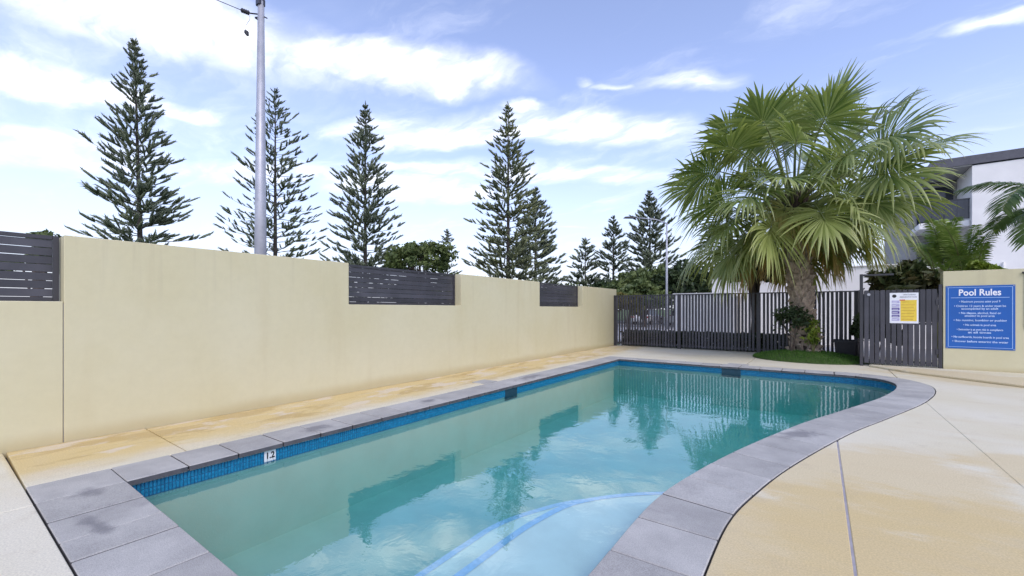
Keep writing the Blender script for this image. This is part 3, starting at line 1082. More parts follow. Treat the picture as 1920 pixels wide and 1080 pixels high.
MB().box(-0.43, 0.43, -0.0060, -0.0044, 1.095, 1.105).build('rule_line', 'sign_pale_blue', rs_)
LINES = [(1.015, '\u2022 Maximum persons using pool 9', 0.60), (0.920, '\u2022 Children 12 years & under must be', 0.76), (0.862, 'accompanied by an adult', 0.54),
         (0.770, '\u2022 No glasses, alcohol, food or', 0.62), (0.710, 'smoking in pool area', 0.44), (0.615, '\u2022 No running, bombing or pushing', 0.78), (0.515, '\u2022 No animals in pool area', 0.48),
         (0.415, '\u2022 Swimming is at own risk in compliance', 0.68), (0.355, 'at all times', 0.34), (0.255, '\u2022 No surfboards, boogie boards in pool area', 0.84), (0.160, '\u2022 Shower before entering the water', 0.82)]
for z_, tx, wd in LINES:
    link('rule_text', text_mesh(tx, 0.060, 'rule_text', 'sign_text', bold=0.0012, depth=0.0006, width=wd), rs_, (0, -0.0050, z_))

# low stained concrete step before gate and wall
stp = MB().prism([(0.95, 13.06), (1.5, 12.25), (1.96, 11.85), (2.5, 11.4), (2.8, 11.15), (4.5, 10.1), (6.25, 9.6), (6.25, 13.17), (1.0, 13.17)], 0.001, 0.045)
tag(stp.build('threshold_step', 'sand_concrete', bevel=0.01), kind='structure')

# ================================================================== VEGETATION
CR = Vector((0.8115, 0.5843, 0))      # to the right along the pool's far end, seen from the terrace
CF = Vector((-0.5843, 0.8115, 0))     # away from the terrace


def unit(a):
    return a / np.maximum(np.linalg.norm(a, axis=-1, keepdims=True), 1e-9)


def leaf_quads(pts, rng, size, elong=1.6, up=0.3):
    """one small bent leaf (two triangles folded on the rib) at every point"""
    n_ = len(pts)
    nrm = unit(rng.normal(size=(n_, 3)) + np.array([0, 0, up]))
    a = unit(np.cross(nrm, unit(rng.normal(size=(n_, 3)))))
    b = np.cross(nrm, a)
    sz = size * rng.uniform(0.6, 1.3, (n_, 1))
    L_, W_ = sz * elong * 0.5, sz * 0.5
    v = np.stack([pts - a * L_, pts + b * W_ + nrm * sz * 0.12, pts + a * L_ - nrm * sz * 0.15, pts - b * W_ + nrm * sz * 0.12], axis=1)
    f = np.arange(n_ * 4).reshape(n_, 4)
    tri = np.concatenate([f[:, [0, 1, 2]], f[:, [0, 2, 3]]])
    return v.reshape(-1, 3), tri


def lobes(rng, c, r, count, spread):
    """clump centres scattered over an ellipsoid shell"""
    d = unit(rng.normal(size=(count, 3)))
    d[:, 2] = np.abs(d[:, 2]) * 0.9 - 0.15
    rr = rng.uniform(0.45, 0.95, (count, 1))
    return np.array(c) + d * rr * np.array(r), rng.uniform(0.6, 1.25, count) * spread


def broad_tree(name, label, cat, loc, h, r, mat, seed, leaf=0.16, n_leaf=5000, clumps=22, trunk_r=0.14, crown_low=0.35, group=None, squash=1.0, lobe=0.36, elong=1.6):
    rng = np.random.default_rng(seed)
    t_ = thing(name, label, cat, loc, group=group)
    cz = h * (1 + crown_low) / 2
    rz = h * (1 - crown_low) / 2
    cen, cr = lobes(rng, (0, 0, cz), (r, r * squash, rz), clumps, r * lobe)
    tr = MB()
    top = (rng.normal() * 0.1 * r, rng.normal() * 0.1 * r, cz)
    tr.tube([(0, 0, -0.3), (0.04 * r, 0.02 * r, h * crown_low * 0.6), top], [trunk_r * 1.25, trunk_r, trunk_r * 0.55], 8)
    for c_ in cen[::2]:
        mid = (Vector(top) * 0.6 + Vector(c_) * 0.4) + Vector((0, 0, -0.1 * r))
        tr.tube([(0.04 * r, 0.02 * r, h * crown_low * 0.75), mid, c_], [trunk_r * 0.5, trunk_r * 0.3, trunk_r * 0.1], 5, cap=False)
    tr.build('trunk', 'bark', t_, smooth=True)
    pts = []
    for c_, q in zip(cen, cr):
        k_ = int(n_leaf / clumps)
        d = unit(rng.normal(size=(k_, 3))) * rng.uniform(0.25, 1.0, (k_, 1)) ** 0.6 * q
        d[:, 2] *= 0.75
        pts.append(c_ + d)
    v, f = leaf_quads(np.concatenate(pts), rng, leaf, elong)
    link('crown', np_mesh('crown', v, f, mat), t_)
    return t_


# ------------------------------------------------------------------ Norfolk pines
def tubes_np(segs):
    """list of (p0, p1, r0, r1): quick three-sided limbs"""
    P0 = np.array([s_[0] for s_ in segs]); P1 = np.array([s_[1] for s_ in segs])
    R0 = np.array([s_[2] for s_ in segs])[:, None]; R1 = np.array([s_[3] for s_ in segs])[:, None]
    d = unit(P1 - P0)
    a = unit(np.cross(d, np.array([0.3, 0.2, 0.93])))
    b = np.cross(d, a)
    vs_ = []
    for (Pq, Rq) in ((P0, R0), (P1, R1)):
        for k in range(3):
            th = 2 * math.pi * k / 3
            vs_.append(Pq + (a * math.cos(th) + b * math.sin(th)) * Rq)
    v = np.stack(vs_, axis=1)
    base = np.arange(len(segs))[:, None] * 6
    q = np.concatenate([base + np.array([k, (k + 1) % 3, 3 + (k + 1) % 3, 3 + k]) for k in range(3)])
    return v.reshape(-1, 3), q


def foxtails(p, d, ln, rng, thick=0.10, needles=20):
    """needle-clad branchlets: p base points, d directions, ln lengths"""
    n_ = len(p)
    a = unit(np.cross(d, unit(rng.normal(size=(n_, 3)))))
    b = np.cross(d, a)
    V, Fc = [], []
    th = thick * rng.uniform(0.75, 1.25, (n_, 1)) * np.clip(ln[:, None] / 0.7, 0.45, 1.1)
    # spindle core
    rings = []
    for t, rr in ((0.0, 0.25), (0.35, 0.62), (0.8, 0.55)):
        for k in range(3):
            an = 2 * math.pi * k / 3
            rings.append(p + d * ln[:, None] * t + (a * math.cos(an) + b * math.sin(an)) * th * rr)
    rings.append(p + d * ln[:, None] * 0.97)
    core = np.stack(rings, axis=1)
    tri = []
    for r_ in (0, 1):
        for k in range(3):
            k2 = (k + 1) % 3
            tri += [[3 * r_ + k, 3 * r_ + k2, 3 * r_ + 3 + k2], [3 * r_ + k, 3 * r_ + 3 + k2, 3 * r_ + 3 + k]]
    for k in range(3):
        tri.append([6 + k, 6 + (k + 1) % 3, 9])
    tri = np.array(tri)
    V.append(core.reshape(-1, 3))
    Fc.append((np.arange(n_)[:, None, None] * 10 + tri[None]).reshape(-1, 3))
    off = n_ * 10
    # needles
    for k in range(needles):
        an = rng.uniform(0, 2 * math.pi, (n_, 1))
        rad_ = a * np.cos(an) + b * np.sin(an)
        tpos = ((k + rng.uniform(0, 1, (n_, 1))) / needles) * 0.95
        base = p + d * ln[:, None] * tpos
        tip = base + (rad_ * rng.uniform(0.8, 1.4, (n_, 1)) + d * 1.3) * th
        sd = np.cross(rad_, d) * th * 0.30
        V.append(np.stack([base - sd, base + sd, tip], axis=1).reshape(-1, 3))
        Fc.append(off + np.arange(n_ * 3).reshape(n_, 3))
        off += n_ * 3
    return np.concatenate(V), np.concatenate(Fc)


def pine_tree(label, loc, h, R_, seed, lean=0.0, z0=2.2, whorls=26, sparse=0.0, thick=0.12, power=0.8, lift=0.5, mat='pine_needle', group='tall layered pines beyond the boundary wall', step=0.36, fl=0.75, tr=0.24):
    rng = np.random.default_rng(seed)
    t_ = thing('pine_tree', label, 'tree', loc, group=group)
    lx, ly = CR.x * lean, CR.y * lean

    def axis(z):
        k = z / h
        return np.array([lx * k, ly * k, z])
    zs = [-0.3, h * 0.25, h * 0.5, h * 0.75, h * 0.97]
    MB().tube([tuple(axis(z)) for z in zs], [tr * (1 - 0.93 * max(z, 0) / h) for z in zs], 8).build('trunk', 'pine_bark', t_, smooth=True)
    segs, P0, D, Ln = [], [], [], []
    z = z0
    gapw = (h - z0) / whorls
    while z < h * 0.985:
        fr = (z - z0) / (h - z0)
        Lw = R_ * max(min(1.0, (1 - fr) ** power * 1.28), 0.02) * (1.0 if fr > 0.12 else 0.85 + fr)
        nb = rng.integers(5, 8)
        a0 = rng.uniform(0, 6.28)
        for b_ in range(nb):
            if rng.uniform() < 0.07 + sparse * 0.12:
                continue
            az = a0 + 2 * math.pi * b_ / nb + rng.normal() * 0.16
            bl = Lw * rng.uniform(0.62, 1.14)
            if rng.uniform() < 0.08:
                bl *= 1.22
            e0 = (0.12 + lift * fr) + rng.normal() * 0.09
            out_ = np.array([math.cos(az), math.sin(az), 0])
            p = axis(z + rng.normal() * gapw * 0.18)
            nseg = max(3, int(bl / 0.5))
            ds = bl / nseg
            e = e0
            prev = p
            br = max(0.012, 0.035 * bl / R_ + 0.008)
            path = [p]
            for q in range(nseg):
                e = e0 + 0.26 * (q / nseg) ** 1.5 - 0.16 * math.sin(math.pi * q / nseg)
                dv = out_ * math.cos(e) + np.array([0, 0, math.sin(e)])
                nxt = prev + dv * ds
                segs.append((prev, nxt, br * (1 - 0.8 * q / nseg), br * (1 - 0.8 * (q + 1) / nseg)))
                # branchlets along this stretch
                s0 = q / nseg
                if s0 > (0.10 + 0.22 * sparse) or bl < 0.9:
                    m_ = max(1, int(round(ds / step)))
                    for w in range(m_):
                        bp_ = prev + dv * ds * ((w + rng.uniform(0, 1)) / m_)
                        side = np.array([-out_[1], out_[0], 0])
                        for sg_ in (-1, 1):
                            if rng.uniform() < 0.10 + 0.30 * sparse:
                                continue
                            sp_ = rng.uniform(0.5, 1.0)
                            dd = dv * 0.85 + side * sg_ * sp_ * 0.75 + np.array([0, 0, rng.uniform(0.25, 0.95)])
                            P0.append(bp_); D.append(dd)
                            Ln.append(fl * rng.uniform(0.6, 1.15) * (0.55 + 0.55 * math.sin(math.pi * min(1, s0 + 0.2))) * min(1.0, 0.26 + 0.34 * bl))
                prev = nxt
            P0.append(prev - dv * 0.1); D.append(dv + np.array([0, 0, 0.22])); Ln.append(min(fl, 0.22 + bl * 0.4))
        z += gapw * rng.uniform(0.85, 1.15) * (1.12 - 0.35 * fr)
    # leader
    for q in range(10):
        zz = h - 0.09 * h * q / 10
        P0.append(axis(zz - 0.3)); D.append(np.array([rng.normal() * 0.3, rng.normal() * 0.3, 1.0])); Ln.append(0.34)
    v, f = tubes_np(segs)
    tag(link('limbs', np_mesh('limbs', v, f, 'pine_bark'), t_), kind='stuff')
    v, f = foxtails(np.array(P0), unit(np.array(D)), np.array(Ln), rng, thick=thick)
    link('crown', np_mesh('crown', v, f, mat), t_)
    return t_


GRND = GZ
pine_tree('tallest dark pine, standing apart from the others, left of the steel power pole', (-43.8, 10.4, GRND), 23.1, 3.05, 11, lean=-0.65, whorls=33, sparse=0.20, thick=0.145, power=0.85, lift=0.62, fl=1.15, z0=2.5, step=0.52)
pine_tree('open sparse pine partly hidden by the steel power pole', (-41.4, 19.5, GRND), 22.2, 4.2, 23, whorls=32, sparse=0.50, thick=0.13, power=0.80, lift=0.45, fl=0.85, z0=2.5, step=0.46)
pine_tree('dense pointed pine with long uneven branch tips behind the broadleaf tree', (-34.5, 24.4, GRND), 21.0, 3.7, 35, whorls=34, sparse=0.08, thick=0.145, power=0.9, lift=0.5, fl=0.95, z0=2, step=0.45)
pine_tree('dense tall pine with a smaller pine tucked against its side', (-23.7, 32.3, GRND), 21.0, 3.8, 47, whorls=36, sparse=0.12, thick=0.145, power=0.92, lift=0.35, fl=0.9, z0=2, mat='pine_needle_yellow', step=0.45)
pine_tree('smaller pine tucked against the side of a dense tall pine', (-25.9, 40.5, GRND), 15.3, 3.3, 59, whorls=26, sparse=0.15, thick=0.18, power=0.85, lift=0.4, fl=0.9, z0=1.5, step=0.5)
pine_tree('short thin pine above the wall end, the smallest in its row', (-26.7, 54.7, GRND), 11.6, 2.6, 61, whorls=16, sparse=0.25, thick=0.20, power=0.75, lift=0.3, fl=0.9, z0=1.5, step=0.5, tr=0.2)
pine_tree('slim mid-height pine between a short thin pine and the street lamp', (-22.7, 55.1, GRND), 14.0, 2.7, 73, whorls=22, sparse=0.25, thick=0.20, power=0.75, lift=0.4, fl=0.9, z0=1.5, step=0.5)
pine_tree('dark pine directly behind the street lamp head', (-16.1, 50.0, GRND), 15.4, 3.6, 85, whorls=26, sparse=0.10, thick=0.18, power=0.85, lift=0.5, fl=0.95, z0=1.5, step=0.5)
pine_tree('young narrow pine beside the broadleaf tree over the middle screen', (-28.3, 28.9, GRND), 9.0, 1.7, 97, whorls=12, sparse=0.3, thick=0.14, power=0.8, lift=0.25, fl=0.65, z0=1.2, tr=0.12)

# broadleaf trees and shrubs beyond the wall
broad_tree('broadleaf_tree', 'rounded broadleaf tree with gaps in its crown over the middle screen', 'tree', (-27.2, 24.7, GRND), 8.6, 3.2, 'broad_leaf', 5, leaf=0.20, n_leaf=4600, clumps=46, crown_low=0.22, lobe=0.21)
broad_tree('broadleaf_tree', 'small tree whose leafy tips show over the slatted screen beside the wall joint', 'tree', (-29.7, 3.2, GRND), 5.5, 1.35, 'broad_leaf', 6, leaf=0.22, n_leaf=1300, clumps=11, crown_low=0.3)
SHR = [((-30.5, 26.6), 5.0, 2.6, 'dark_leaf', 'dark leafy shrub at the foot of the rounded broadleaf tree'),
       ((-25.4, 28.0), 5.3, 2.6, 'broad_leaf', 'bushy green shrub under the young narrow pine'),
       ((-21.5, 30.6), 4.5, 2.5, 'dark_leaf', 'dark shrub at the foot of the dense tall pine'),
       ((-24.0, 45.5), 4.6, 3.4, 'broad_leaf', 'green shrub below the short thin pine'),
       ((-19.6, 46.0), 5.0, 3.4, 'dark_leaf', 'dark shrub below the slim mid-height pine'),
       ((-14.8, 43.5), 6.3, 3.6, 'broad_leaf', 'large green shrub below the pine behind the street lamp'),
       ((-9.6, 42.0), 6.6, 3.6, 'dark_leaf', 'large dark green shrub right of the street lamp post'),
       ((-5.4, 41.5), 6.4, 3.4, 'broad_leaf', 'broad green tree behind the white cabin'),
       ((-12.2, 36.0), 4.2, 2.0, 'broad_leaf', 'round green bush left of the street lamp post')]
for k, ((x, y), h_, r_, mt, lb) in enumerate(SHR):
    broad_tree('leafy_shrub', lb, 'shrub', (x, y, GRND), h_, r_, mt, 40 + k, leaf=0.30, n_leaf=3600, clumps=24, crown_low=0.08, group='shrubs under the pines')
broad_tree('amber_shrub', 'yellow and amber leaved shrub peeking over the fence by the wall end', 'shrub', (-6.9, 18.3, GRND), 2.65, 0.75, 'amber_leaf', 61, leaf=0.12, n_leaf=1500, clumps=14, trunk_r=0.05, crown_low=0.15)
broad_tree('slender_tree', 'dark small tree with bare trunk growing just behind the fence', 'tree', (-1.75, 16.2, GRND), 3.45, 0.85, 'dark_leaf', 62, leaf=0.15, n_leaf=2000, clumps=18, trunk_r=0.13, crown_low=0.55)
broad_tree('croton_shrub', 'dark red and bronze leaved shrub rising behind the pool gate', 'shrub', (1.75, 14.35, GRND), 2.85, 0.85, 'croton_leaf', 63, leaf=0.11, n_leaf=1700, clumps=26, trunk_r=0.05, crown_low=0.40, lobe=0.28, elong=3.0)
broad_tree('fern_bush', 'low dark bush filling the gap behind the pool gate', 'shrub', (1.15, 14.1, GRND), 1.75, 0.55, 'dark_leaf', 66, leaf=0.10, n_leaf=1500, clumps=18, trunk_r=0.03, crown_low=0.05, elong=2.2)
broad_tree('lime_bush', 'bright lime green bush topping the cream sign wall', 'shrub', (3.05, 13.95, GRND), 2.72, 0.42, 'lime_leaf', 64, leaf=0.10, n_leaf=1600, clumps=14, trunk_r=0.04, crown_low=0.55)
broad_tree('low_bush', 'small green bush beside the lime bush behind the sign wall', 'shrub', (3.95, 14.3, GRND), 2.5, 0.5, 'broad_leaf', 65, leaf=0.09, n_leaf=1200, clumps=12, trunk_r=0.04, crown_low=0.4)

# low planting just behind the fence
hd = thing('low_hedge', 'low dark hedge running along the back of the slat fence', 'hedge', (-3.6, 15.85, GRND))
rng = np.random.default_rng(77)
pts = np.stack([rng.uniform(-2.5, 2.9, 6500), rng.normal(size=6500) * 0.16, rng.uniform(0.05, 0.66, 6500) ** 0.8], axis=1)
v, f = leaf_quads(pts, rng, 0.085)
link('foliage', np_mesh('foliage', v, f, 'dark_leaf'), hd)
hs = MB()
for k in range(14):
    hs.tube([(-2.4 + 0.4 * k, 0, -0.1), (-2.38 + 0.4 * k, 0.03, 0.45)], [0.02, 0.008], 5)
hs.build('stems', 'bark', hd)

# ------------------------------------------------------------------ fan palm
PB = Vector((-0.30, 14.36, 0.12))
palm = thing('fan_palm', 'large fan palm with shaggy drooping leaves and boot-covered trunk on the grass mound', 'palm tree', PB)
CROWN = Vector((0, 0, 0)) - CR * 0.34 + Vector((0, 0, 3.92))


def trunk_at(z):
    k = max(0, min(1, z / 3.6))
    return Vector((0, 0, z)) - CR * (0.34 * k ** 1.3) + CF * 0.02


def trunk_r(z):
    for (za, ra), (zb_, rb_) in (((-0.3, 0.40), (0.15, 0.34)), ((0.15, 0.34), (0.8, 0.25)), ((0.8, 0.25), (1.5, 0.29)), ((1.5, 0.29), (2.6, 0.30)), ((2.6, 0.30), (3.9, 0.20))):
        if za <= z <= zb_:
            return ra + (rb_ - ra) * (z - za) / (zb_ - za)
    return 0.2


zs = [-0.25 + 0.2 * i for i in range(21)]
_tr = trunk_r
trunk_r = lambda z: 0.76 * _tr(z)
MB().tube([trunk_at(z) for z in zs], [trunk_r(z) for z in zs], 14).build('trunk', 'palm_fibre', palm, smooth=True)
# boots: the split bases of cut leaves
bt = MB()
bp_ = [(-0.11, 0.0), (0.11, 0.0), (0.085, 0.14), (0.045, 0.26), (-0.045, 0.26), (-0.085, 0.14)]
b0 = len(bt.v)
for (x, z) in bp_:
    bt.v.append((x, 0.0, z))
for (x, z) in bp_:
    bt.v.append((x * 0.9, -0.035 - 0.36 * z + 0.12 * abs(x), z * 0.98 + 0.01))
bt.f = [(0, 1, 2, 3, 4, 5), (11, 10, 9, 8, 7, 6)] + [(i, (i + 1) % 6, 6 + (i + 1) % 6, 6 + i) for i in range(6)]
boot = bt.mesh('boot', 'palm_boot', bevel=0.006)
rb = random.Random(31)
row = 0
z = -0.10
while z < 3.35:
    nb = 8
    for k in range(nb):
        a = 2 * math.pi * (k + 0.5 * (row % 2)) / nb + rb.uniform(-0.1, 0.1)
        # only what faces outward; shared mesh, jittered
        r0 = trunk_r(z) - 0.02
        o = link('boot', boot, palm)
        c_ = trunk_at(z + rb.uniform(-0.03, 0.03))
        o.location = (c_.x + math.cos(a) * r0, c_.y + math.sin(a) * r0, c_.z)
        low = max(0, 0.55 - z)
        o.rotation_euler = (rb.uniform(-0.12, 0.10) + low * 0.5, rb.uniform(-0.3, 0.3), a + math.pi / 2 + rb.uniform(-0.15, 0.15))
        sc_ = rb.uniform(0.8, 1.2)
        o.scale = (sc_ * rb.uniform(0.85, 1.2), sc_ * rb.uniform(0.8, 1.4), sc_)
    z += 0.155
    row += 1


def fan_frond(az, el, Lp, R_, age, seed, bend=0.9, twist=0.0, droop=0.5):
    rng = np.random.default_rng(seed)
    # petiole: an arc leaving the crown
    out_ = CR * math.cos(az) + CF * math.sin(az)
    p = CROWN + out_ * 0.12 + Vector((0, 0, 0.25 * math.sin(el)))
    pts = [p.copy()]
    N = 8
    e = el
    for i in range(N):
        e = el - bend * ((i + 1) / N) ** 1.4
        p = p + (out_ * math.cos(e) + Vector((0, 0, math.sin(e)))) * (Lp / N)
        pts.append(p.copy())
    e2 = e - 0.15
    a = out_ * math.cos(e2) + Vector((0, 0, math.sin(e2)))
    side = out_.cross(Vector((0, 0, 1))).normalized()
    nr = side.cross(a).normalized()
    if nr.z < 0 and abs(e2) < 1.2:
        nr = -nr
    rot = Matrix.Rotation(twist, 3, a)
    side, nr = rot @ side, rot @ nr
    a_, s_, n_ = np.array(a), np.array(side), np.array(nr)
    P_ = np.array(p)
    down = np.array([0, 0, -1.0])
    K = 44
    span = rad(128)
    dphi = 2 * span / K
    V, F_, Ccol = [], [], []
    secs = [(0.03, 0), (0.25, 0), (0.50, 0), (0.63, 1), (0.76, 1), (0.88, 1), (1.0, 1)]
    for k in range(K):
        phi = -span + dphi * (k + 0.5)
        tphi = abs(phi) / span
        base = P_ + a_ * (0.30 * R_ * (1 - tphi)) + down * (0.05 * R_ * (1 - tphi) ** 2)
        ww = phi
        d = a_ * math.cos(ww) + s_ * math.sin(ww) + n_ * (0.20 * abs(math.sin(ww)) + 0.10 * math.cos(5 * ww) + rng.normal() * 0.03)
        d /= np.linalg.norm(d)
        L_ = R_ * (0.98 - 0.34 * tphi ** 1.5) * rng.uniform(0.90, 1.06) * (0.78 if tphi < 0.4 else 1.0)
        lat = np.cross(d, n_)
        lat /= np.linalg.norm(lat)
        dr = droop * rng.uniform(0.5, 1.6)
        rr = rng.uniform()
        kink = rng.normal() * 0.06
        b0 = len(V)
        for (t, free) in secs:
            r_ = L_ * t
            dv = down * dr * L_ * max(0, t - 0.30) ** 1.7 * 1.25
            c_ = base + d * r_ + dv
            # keep length while drooping
            if t > 0.45:
                c_ = c_ - d * (dr * L_ * max(0, t - 0.45) ** 2 * 0.75) + lat * kink * L_ * (t - 0.45)
            wfull = r_ * dphi * 0.56 + 0.004
            if t <= 0.50:
                w_ = wfull
            else:
                w_ = L_ * 0.50 * dphi * 0.56 * (1 - ((t - 0.50) / 0.50) ** 1.3) + 0.0015
            fold = w_ * 0.42
            V += [c_ - lat * w_, c_ + n_ * fold, c_ + lat * w_]
            Ccol += [(age, t, rr)] * 3
        for q in range(len(secs) - 1):
            i0 = b0 + 3 * q
            F_ += [(i0, i0 + 1, i0 + 4, i0 + 3), (i0 + 1, i0 + 2, i0 + 5, i0 + 4)]
    me = np_mesh('frond', np.array(V), np.array(F_), 'fan_leaf')
    ca = me.color_attributes.new('leaf', 'FLOAT_COLOR', 'POINT')
    cc = np.ones((len(V), 4), dtype=np.float32)
    cc[:, :3] = np.array(Ccol)
    ca.data.foreach_set('color', cc.ravel())
    o = link('frond', me, palm)
    pm = MB().tube(pts + [Vector(P_ + a_ * 0.28 * R_)], [0.045 - 0.03 * i / N for i in range(N + 1)] + [0.006], 5)
    pm.build('petiole', 'petiole_green', o, smooth=True, fix=False)
    return o


# azimuth (0 = along the fence to the right, 90 = away, 270 = toward the terrace), elevation, petiole, blade, age, bend
FR = []
rp = random.Random(19)
for nn, el, Lp, Rr, age, bend, dr, ph in ((5, 82, 1.95, 1.55, 0.08, 0.12, 0.14, 20), (8, 63, 2.15, 1.55, 0.14, 0.25, 0.26, 0), (11, 43, 2.2, 1.55, 0.22, 0.40, 0.36, 12), (5, 62, 0.95, 1.3, 0.1, 0.4, 0.3, 40),
                                          (12, 23, 2.1, 1.45, 0.34, 0.55, 0.48, 30), (7, 28, 1.0, 1.25, 0.3, 0.7, 0.5, 10), (12, 5, 1.95, 1.4, 0.48, 0.65, 0.58, 5), (7, 0, 1.0, 1.25, 0.5, 0.7, 0.6, 15), (12, -10, 1.45, 1.3, 0.66, 0.70, 0.6, 22), (9, -28, 1.2, 1.15, 0.92, 0.6, 0.55, 40)):
    for k in range(nn):
        FR.append((ph + 360 * k / nn + rp.uniform(-12, 12), el + rp.uniform(-7, 7), Lp * rp.uniform(0.85, 1.1), Rr * rp.uniform(0.88, 1.1), min(1, max(0, age + rp.uniform(-0.16, 0.16))), bend * rp.uniform(0.8, 1.2), dr * rp.uniform(0.7, 1.25)))
for k, (az, el, Lp, Rr, age, bend, dr) in enumerate(FR):
    if az % 360 < 40 or az % 360 > 320:
        Lp *= 0.93
    elif 140 < az % 360 < 220:
        Lp *= 1.05
    if el < 2 and 225 < az % 360 < 315:
        Lp, Rr, el = Lp * 0.7, Rr * 0.82, el + 14
    fan_frond(rad(az), rad(el), Lp, Rr, age, 500 + k, bend, rp.choice((-1, 1)) * rp.uniform(0.1, 1.15), dr)
# fibrous heart of the crown
hb = MB()
for k in range(26):
    a = k * 2.4
    r0 = 0.10 + 0.10 * rp.random()
    p0 = CROWN + Vector((math.cos(a) * r0, math.sin(a) * r0, -0.45))
    p1 = CROWN + Vector((math.cos(a) * (r0 + 0.25), math.sin(a) * (r0 + 0.25), 0.35 + 0.3 * rp.random()))
    hb.tube([p0, p1], [0.07, 0.02], 5)
hb.build('crown_heart', 'palm_fibre', palm)

# grass mound and its grass
MC = (-0.25, 14.05)


def mound_h(x, y):
    dx, dy = (x - MC[0]) / 1.32, (y - MC[1]) / 1.16
    r2 = dx * dx + dy * dy
    return 0.20 * max(0, 1 - r2) ** 0.8 + 0.01


mm = MB()
RG, AG = 10, 36
edge = []
for i in range(RG + 1):
    for j in range(AG):
        th = 2 * math.pi * j / AG
        k = i / RG
        x = MC[0] + math.cos(th) * 1.32 * k * (1.0 + 0.03 * math.sin(3 * th))
        y = min(MC[1] + math.sin(th) * 1.16 * k, 15.10)
        mm.v.append((x, y, mound_h(x, y) - (0.02 if i == RG else 0)))
for i in range(RG):
    for j in range(AG):
        mm.f.append((i * AG + j, i * AG + (j + 1) % AG, (i + 1) * AG + (j + 1) % AG, (i + 1) * AG + j))
md = mm.build('garden_mound', 'grass_soil', smooth=True)
tag(md, kind='structure')
rng = np.random.default_rng(3)
N = 15000
th = rng.uniform(0, 6.283, N)
rr = np.sqrt(rng.uniform(0, 1, N)) * 0.99
gx, gy = MC[0] + np.cos(th) * 1.32 * rr, MC[1] + np.sin(th) * 1.16 * rr
keep = gy < 15.08
gx, gy = gx[keep], gy[keep]
gz = np.array([mound_h(a, b) for a, b in zip(gx, gy)]) - 0.005
n_ = len(gx)
an = rng.uniform(0, 6.283, n_)
hh = rng.uniform(0.02, 0.075, n_)
ln_ = rng.normal(size=(n_, 2)) * 0.014
w_ = 0.004
b0 = np.stack([gx - np.cos(an) * w_, gy - np.sin(an) * w_, gz], 1)
b1 = np.stack([gx + np.cos(an) * w_, gy + np.sin(an) * w_, gz], 1)
tp = np.stack([gx + ln_[:, 0], gy + ln_[:, 1], gz + hh], 1)
v = np.stack([b0, b1, tp], 1).reshape(-1, 3)
gr = link('grass', np_mesh('grass', v, np.arange(n_ * 3).reshape(n_, 3), 'grass_blade'))
tag(gr, 'short green grass on the mound at the foot of the palm', 'grass', kind='stuff')

# leafy plant against the trunk
lp = thing('trunk_shrub', 'small dark green shrub growing against the palm trunk', 'shrub', (-0.62, 13.95, 0.12))
rng = np.random.default_rng(9)
st = MB()
for k in range(7):
    a = k * 0.9
    st.tube([(0, 0, -0.05), (0.10 * math.cos(a), 0.08 * math.sin(a), 0.5), (0.26 * math.cos(a), 0.2 * math.sin(a), 1.1 + 0.1 * math.sin(k))], [0.014, 0.010, 0.004], 5)
st.build('stems', 'bark', lp)
cen = np.array([[0.24 * math.cos(k * 0.9), 0.18 * math.sin(k * 0.9), 1.02 + 0.16 * math.sin(k * 1.7)] for k in range(9)])
pts = np.concatenate([c_ + rng.normal(size=(48, 3)) * np.array([0.10, 0.09, 0.11]) for c_ in cen])
v, f = leaf_quads(pts, rng, 0.075, 2.0)
link('foliage', np_mesh('foliage', v, f, 'dark_leaf'), lp)
lp2 = thing('lime_shrub', 'yellow green leafy shoots growing in front of the palm trunk', 'shrub', (-0.13, 13.93, 0.12))
st = MB()
for k in range(5):
    a = k * 1.25
    st.tube([(0, 0, -0.05), (0.05 * math.cos(a), 0.05 * math.sin(a), 0.4), (0.12 * math.cos(a), 0.09 * math.sin(a), 0.95)], [0.010, 0.007, 0.003], 5)
st.build('stems', 'cane_stem', lp2)
pts = np.stack([rng.normal(size=170) * 0.075, rng.normal(size=170) * 0.06, rng.uniform(0.30, 0.95, 170)], 1)
v, f = leaf_quads(pts, rng, 0.065, 2.4)
link('foliage', np_mesh('foliage', v, f, 'lime_leaf'), lp2)

# black tub beside the palm
tub = thing('planter_tub', 'square black plastic tub standing beside the palm trunk at the fence', 'tub', (0.56, 14.45, 0.02))
tb_ = MB()
for z, w in ((0, 0.19), (0.50, 0.235)):
    tb_.v += [(-w, -w, z), (w, -w, z), (w, w, z), (-w, w, z)]
for z, w in ((0.50, 0.21), (0.42, 0.205)):
    tb_.v += [(-w, -w, z), (w, -w, z), (w, w, z), (-w, w, z)]
for r_ in (0, 4, 8):
    for i in range(4):
        tb_.f.append((r_ + i, r_ + (i + 1) % 4, r_ + 4 + (i + 1) % 4, r_ + 4 + i))
tb_.f += [(3, 2, 1, 0), (12, 13, 14, 15)]
tb_.build('body', 'pot_black', tub, bevel=0.006)
for (x0, x1, y0, y1) in ((-0.25, 0.25, -0.25, -0.236), (-0.25, 0.25, 0.236, 0.25), (-0.25, -0.236, -0.235, 0.235), (0.236, 0.25, -0.235, 0.235)):
    MB().box(x0, x1, y0, y1, 0.455, 0.515).build('rim', 'pot_black', tub, bevel=0.003)


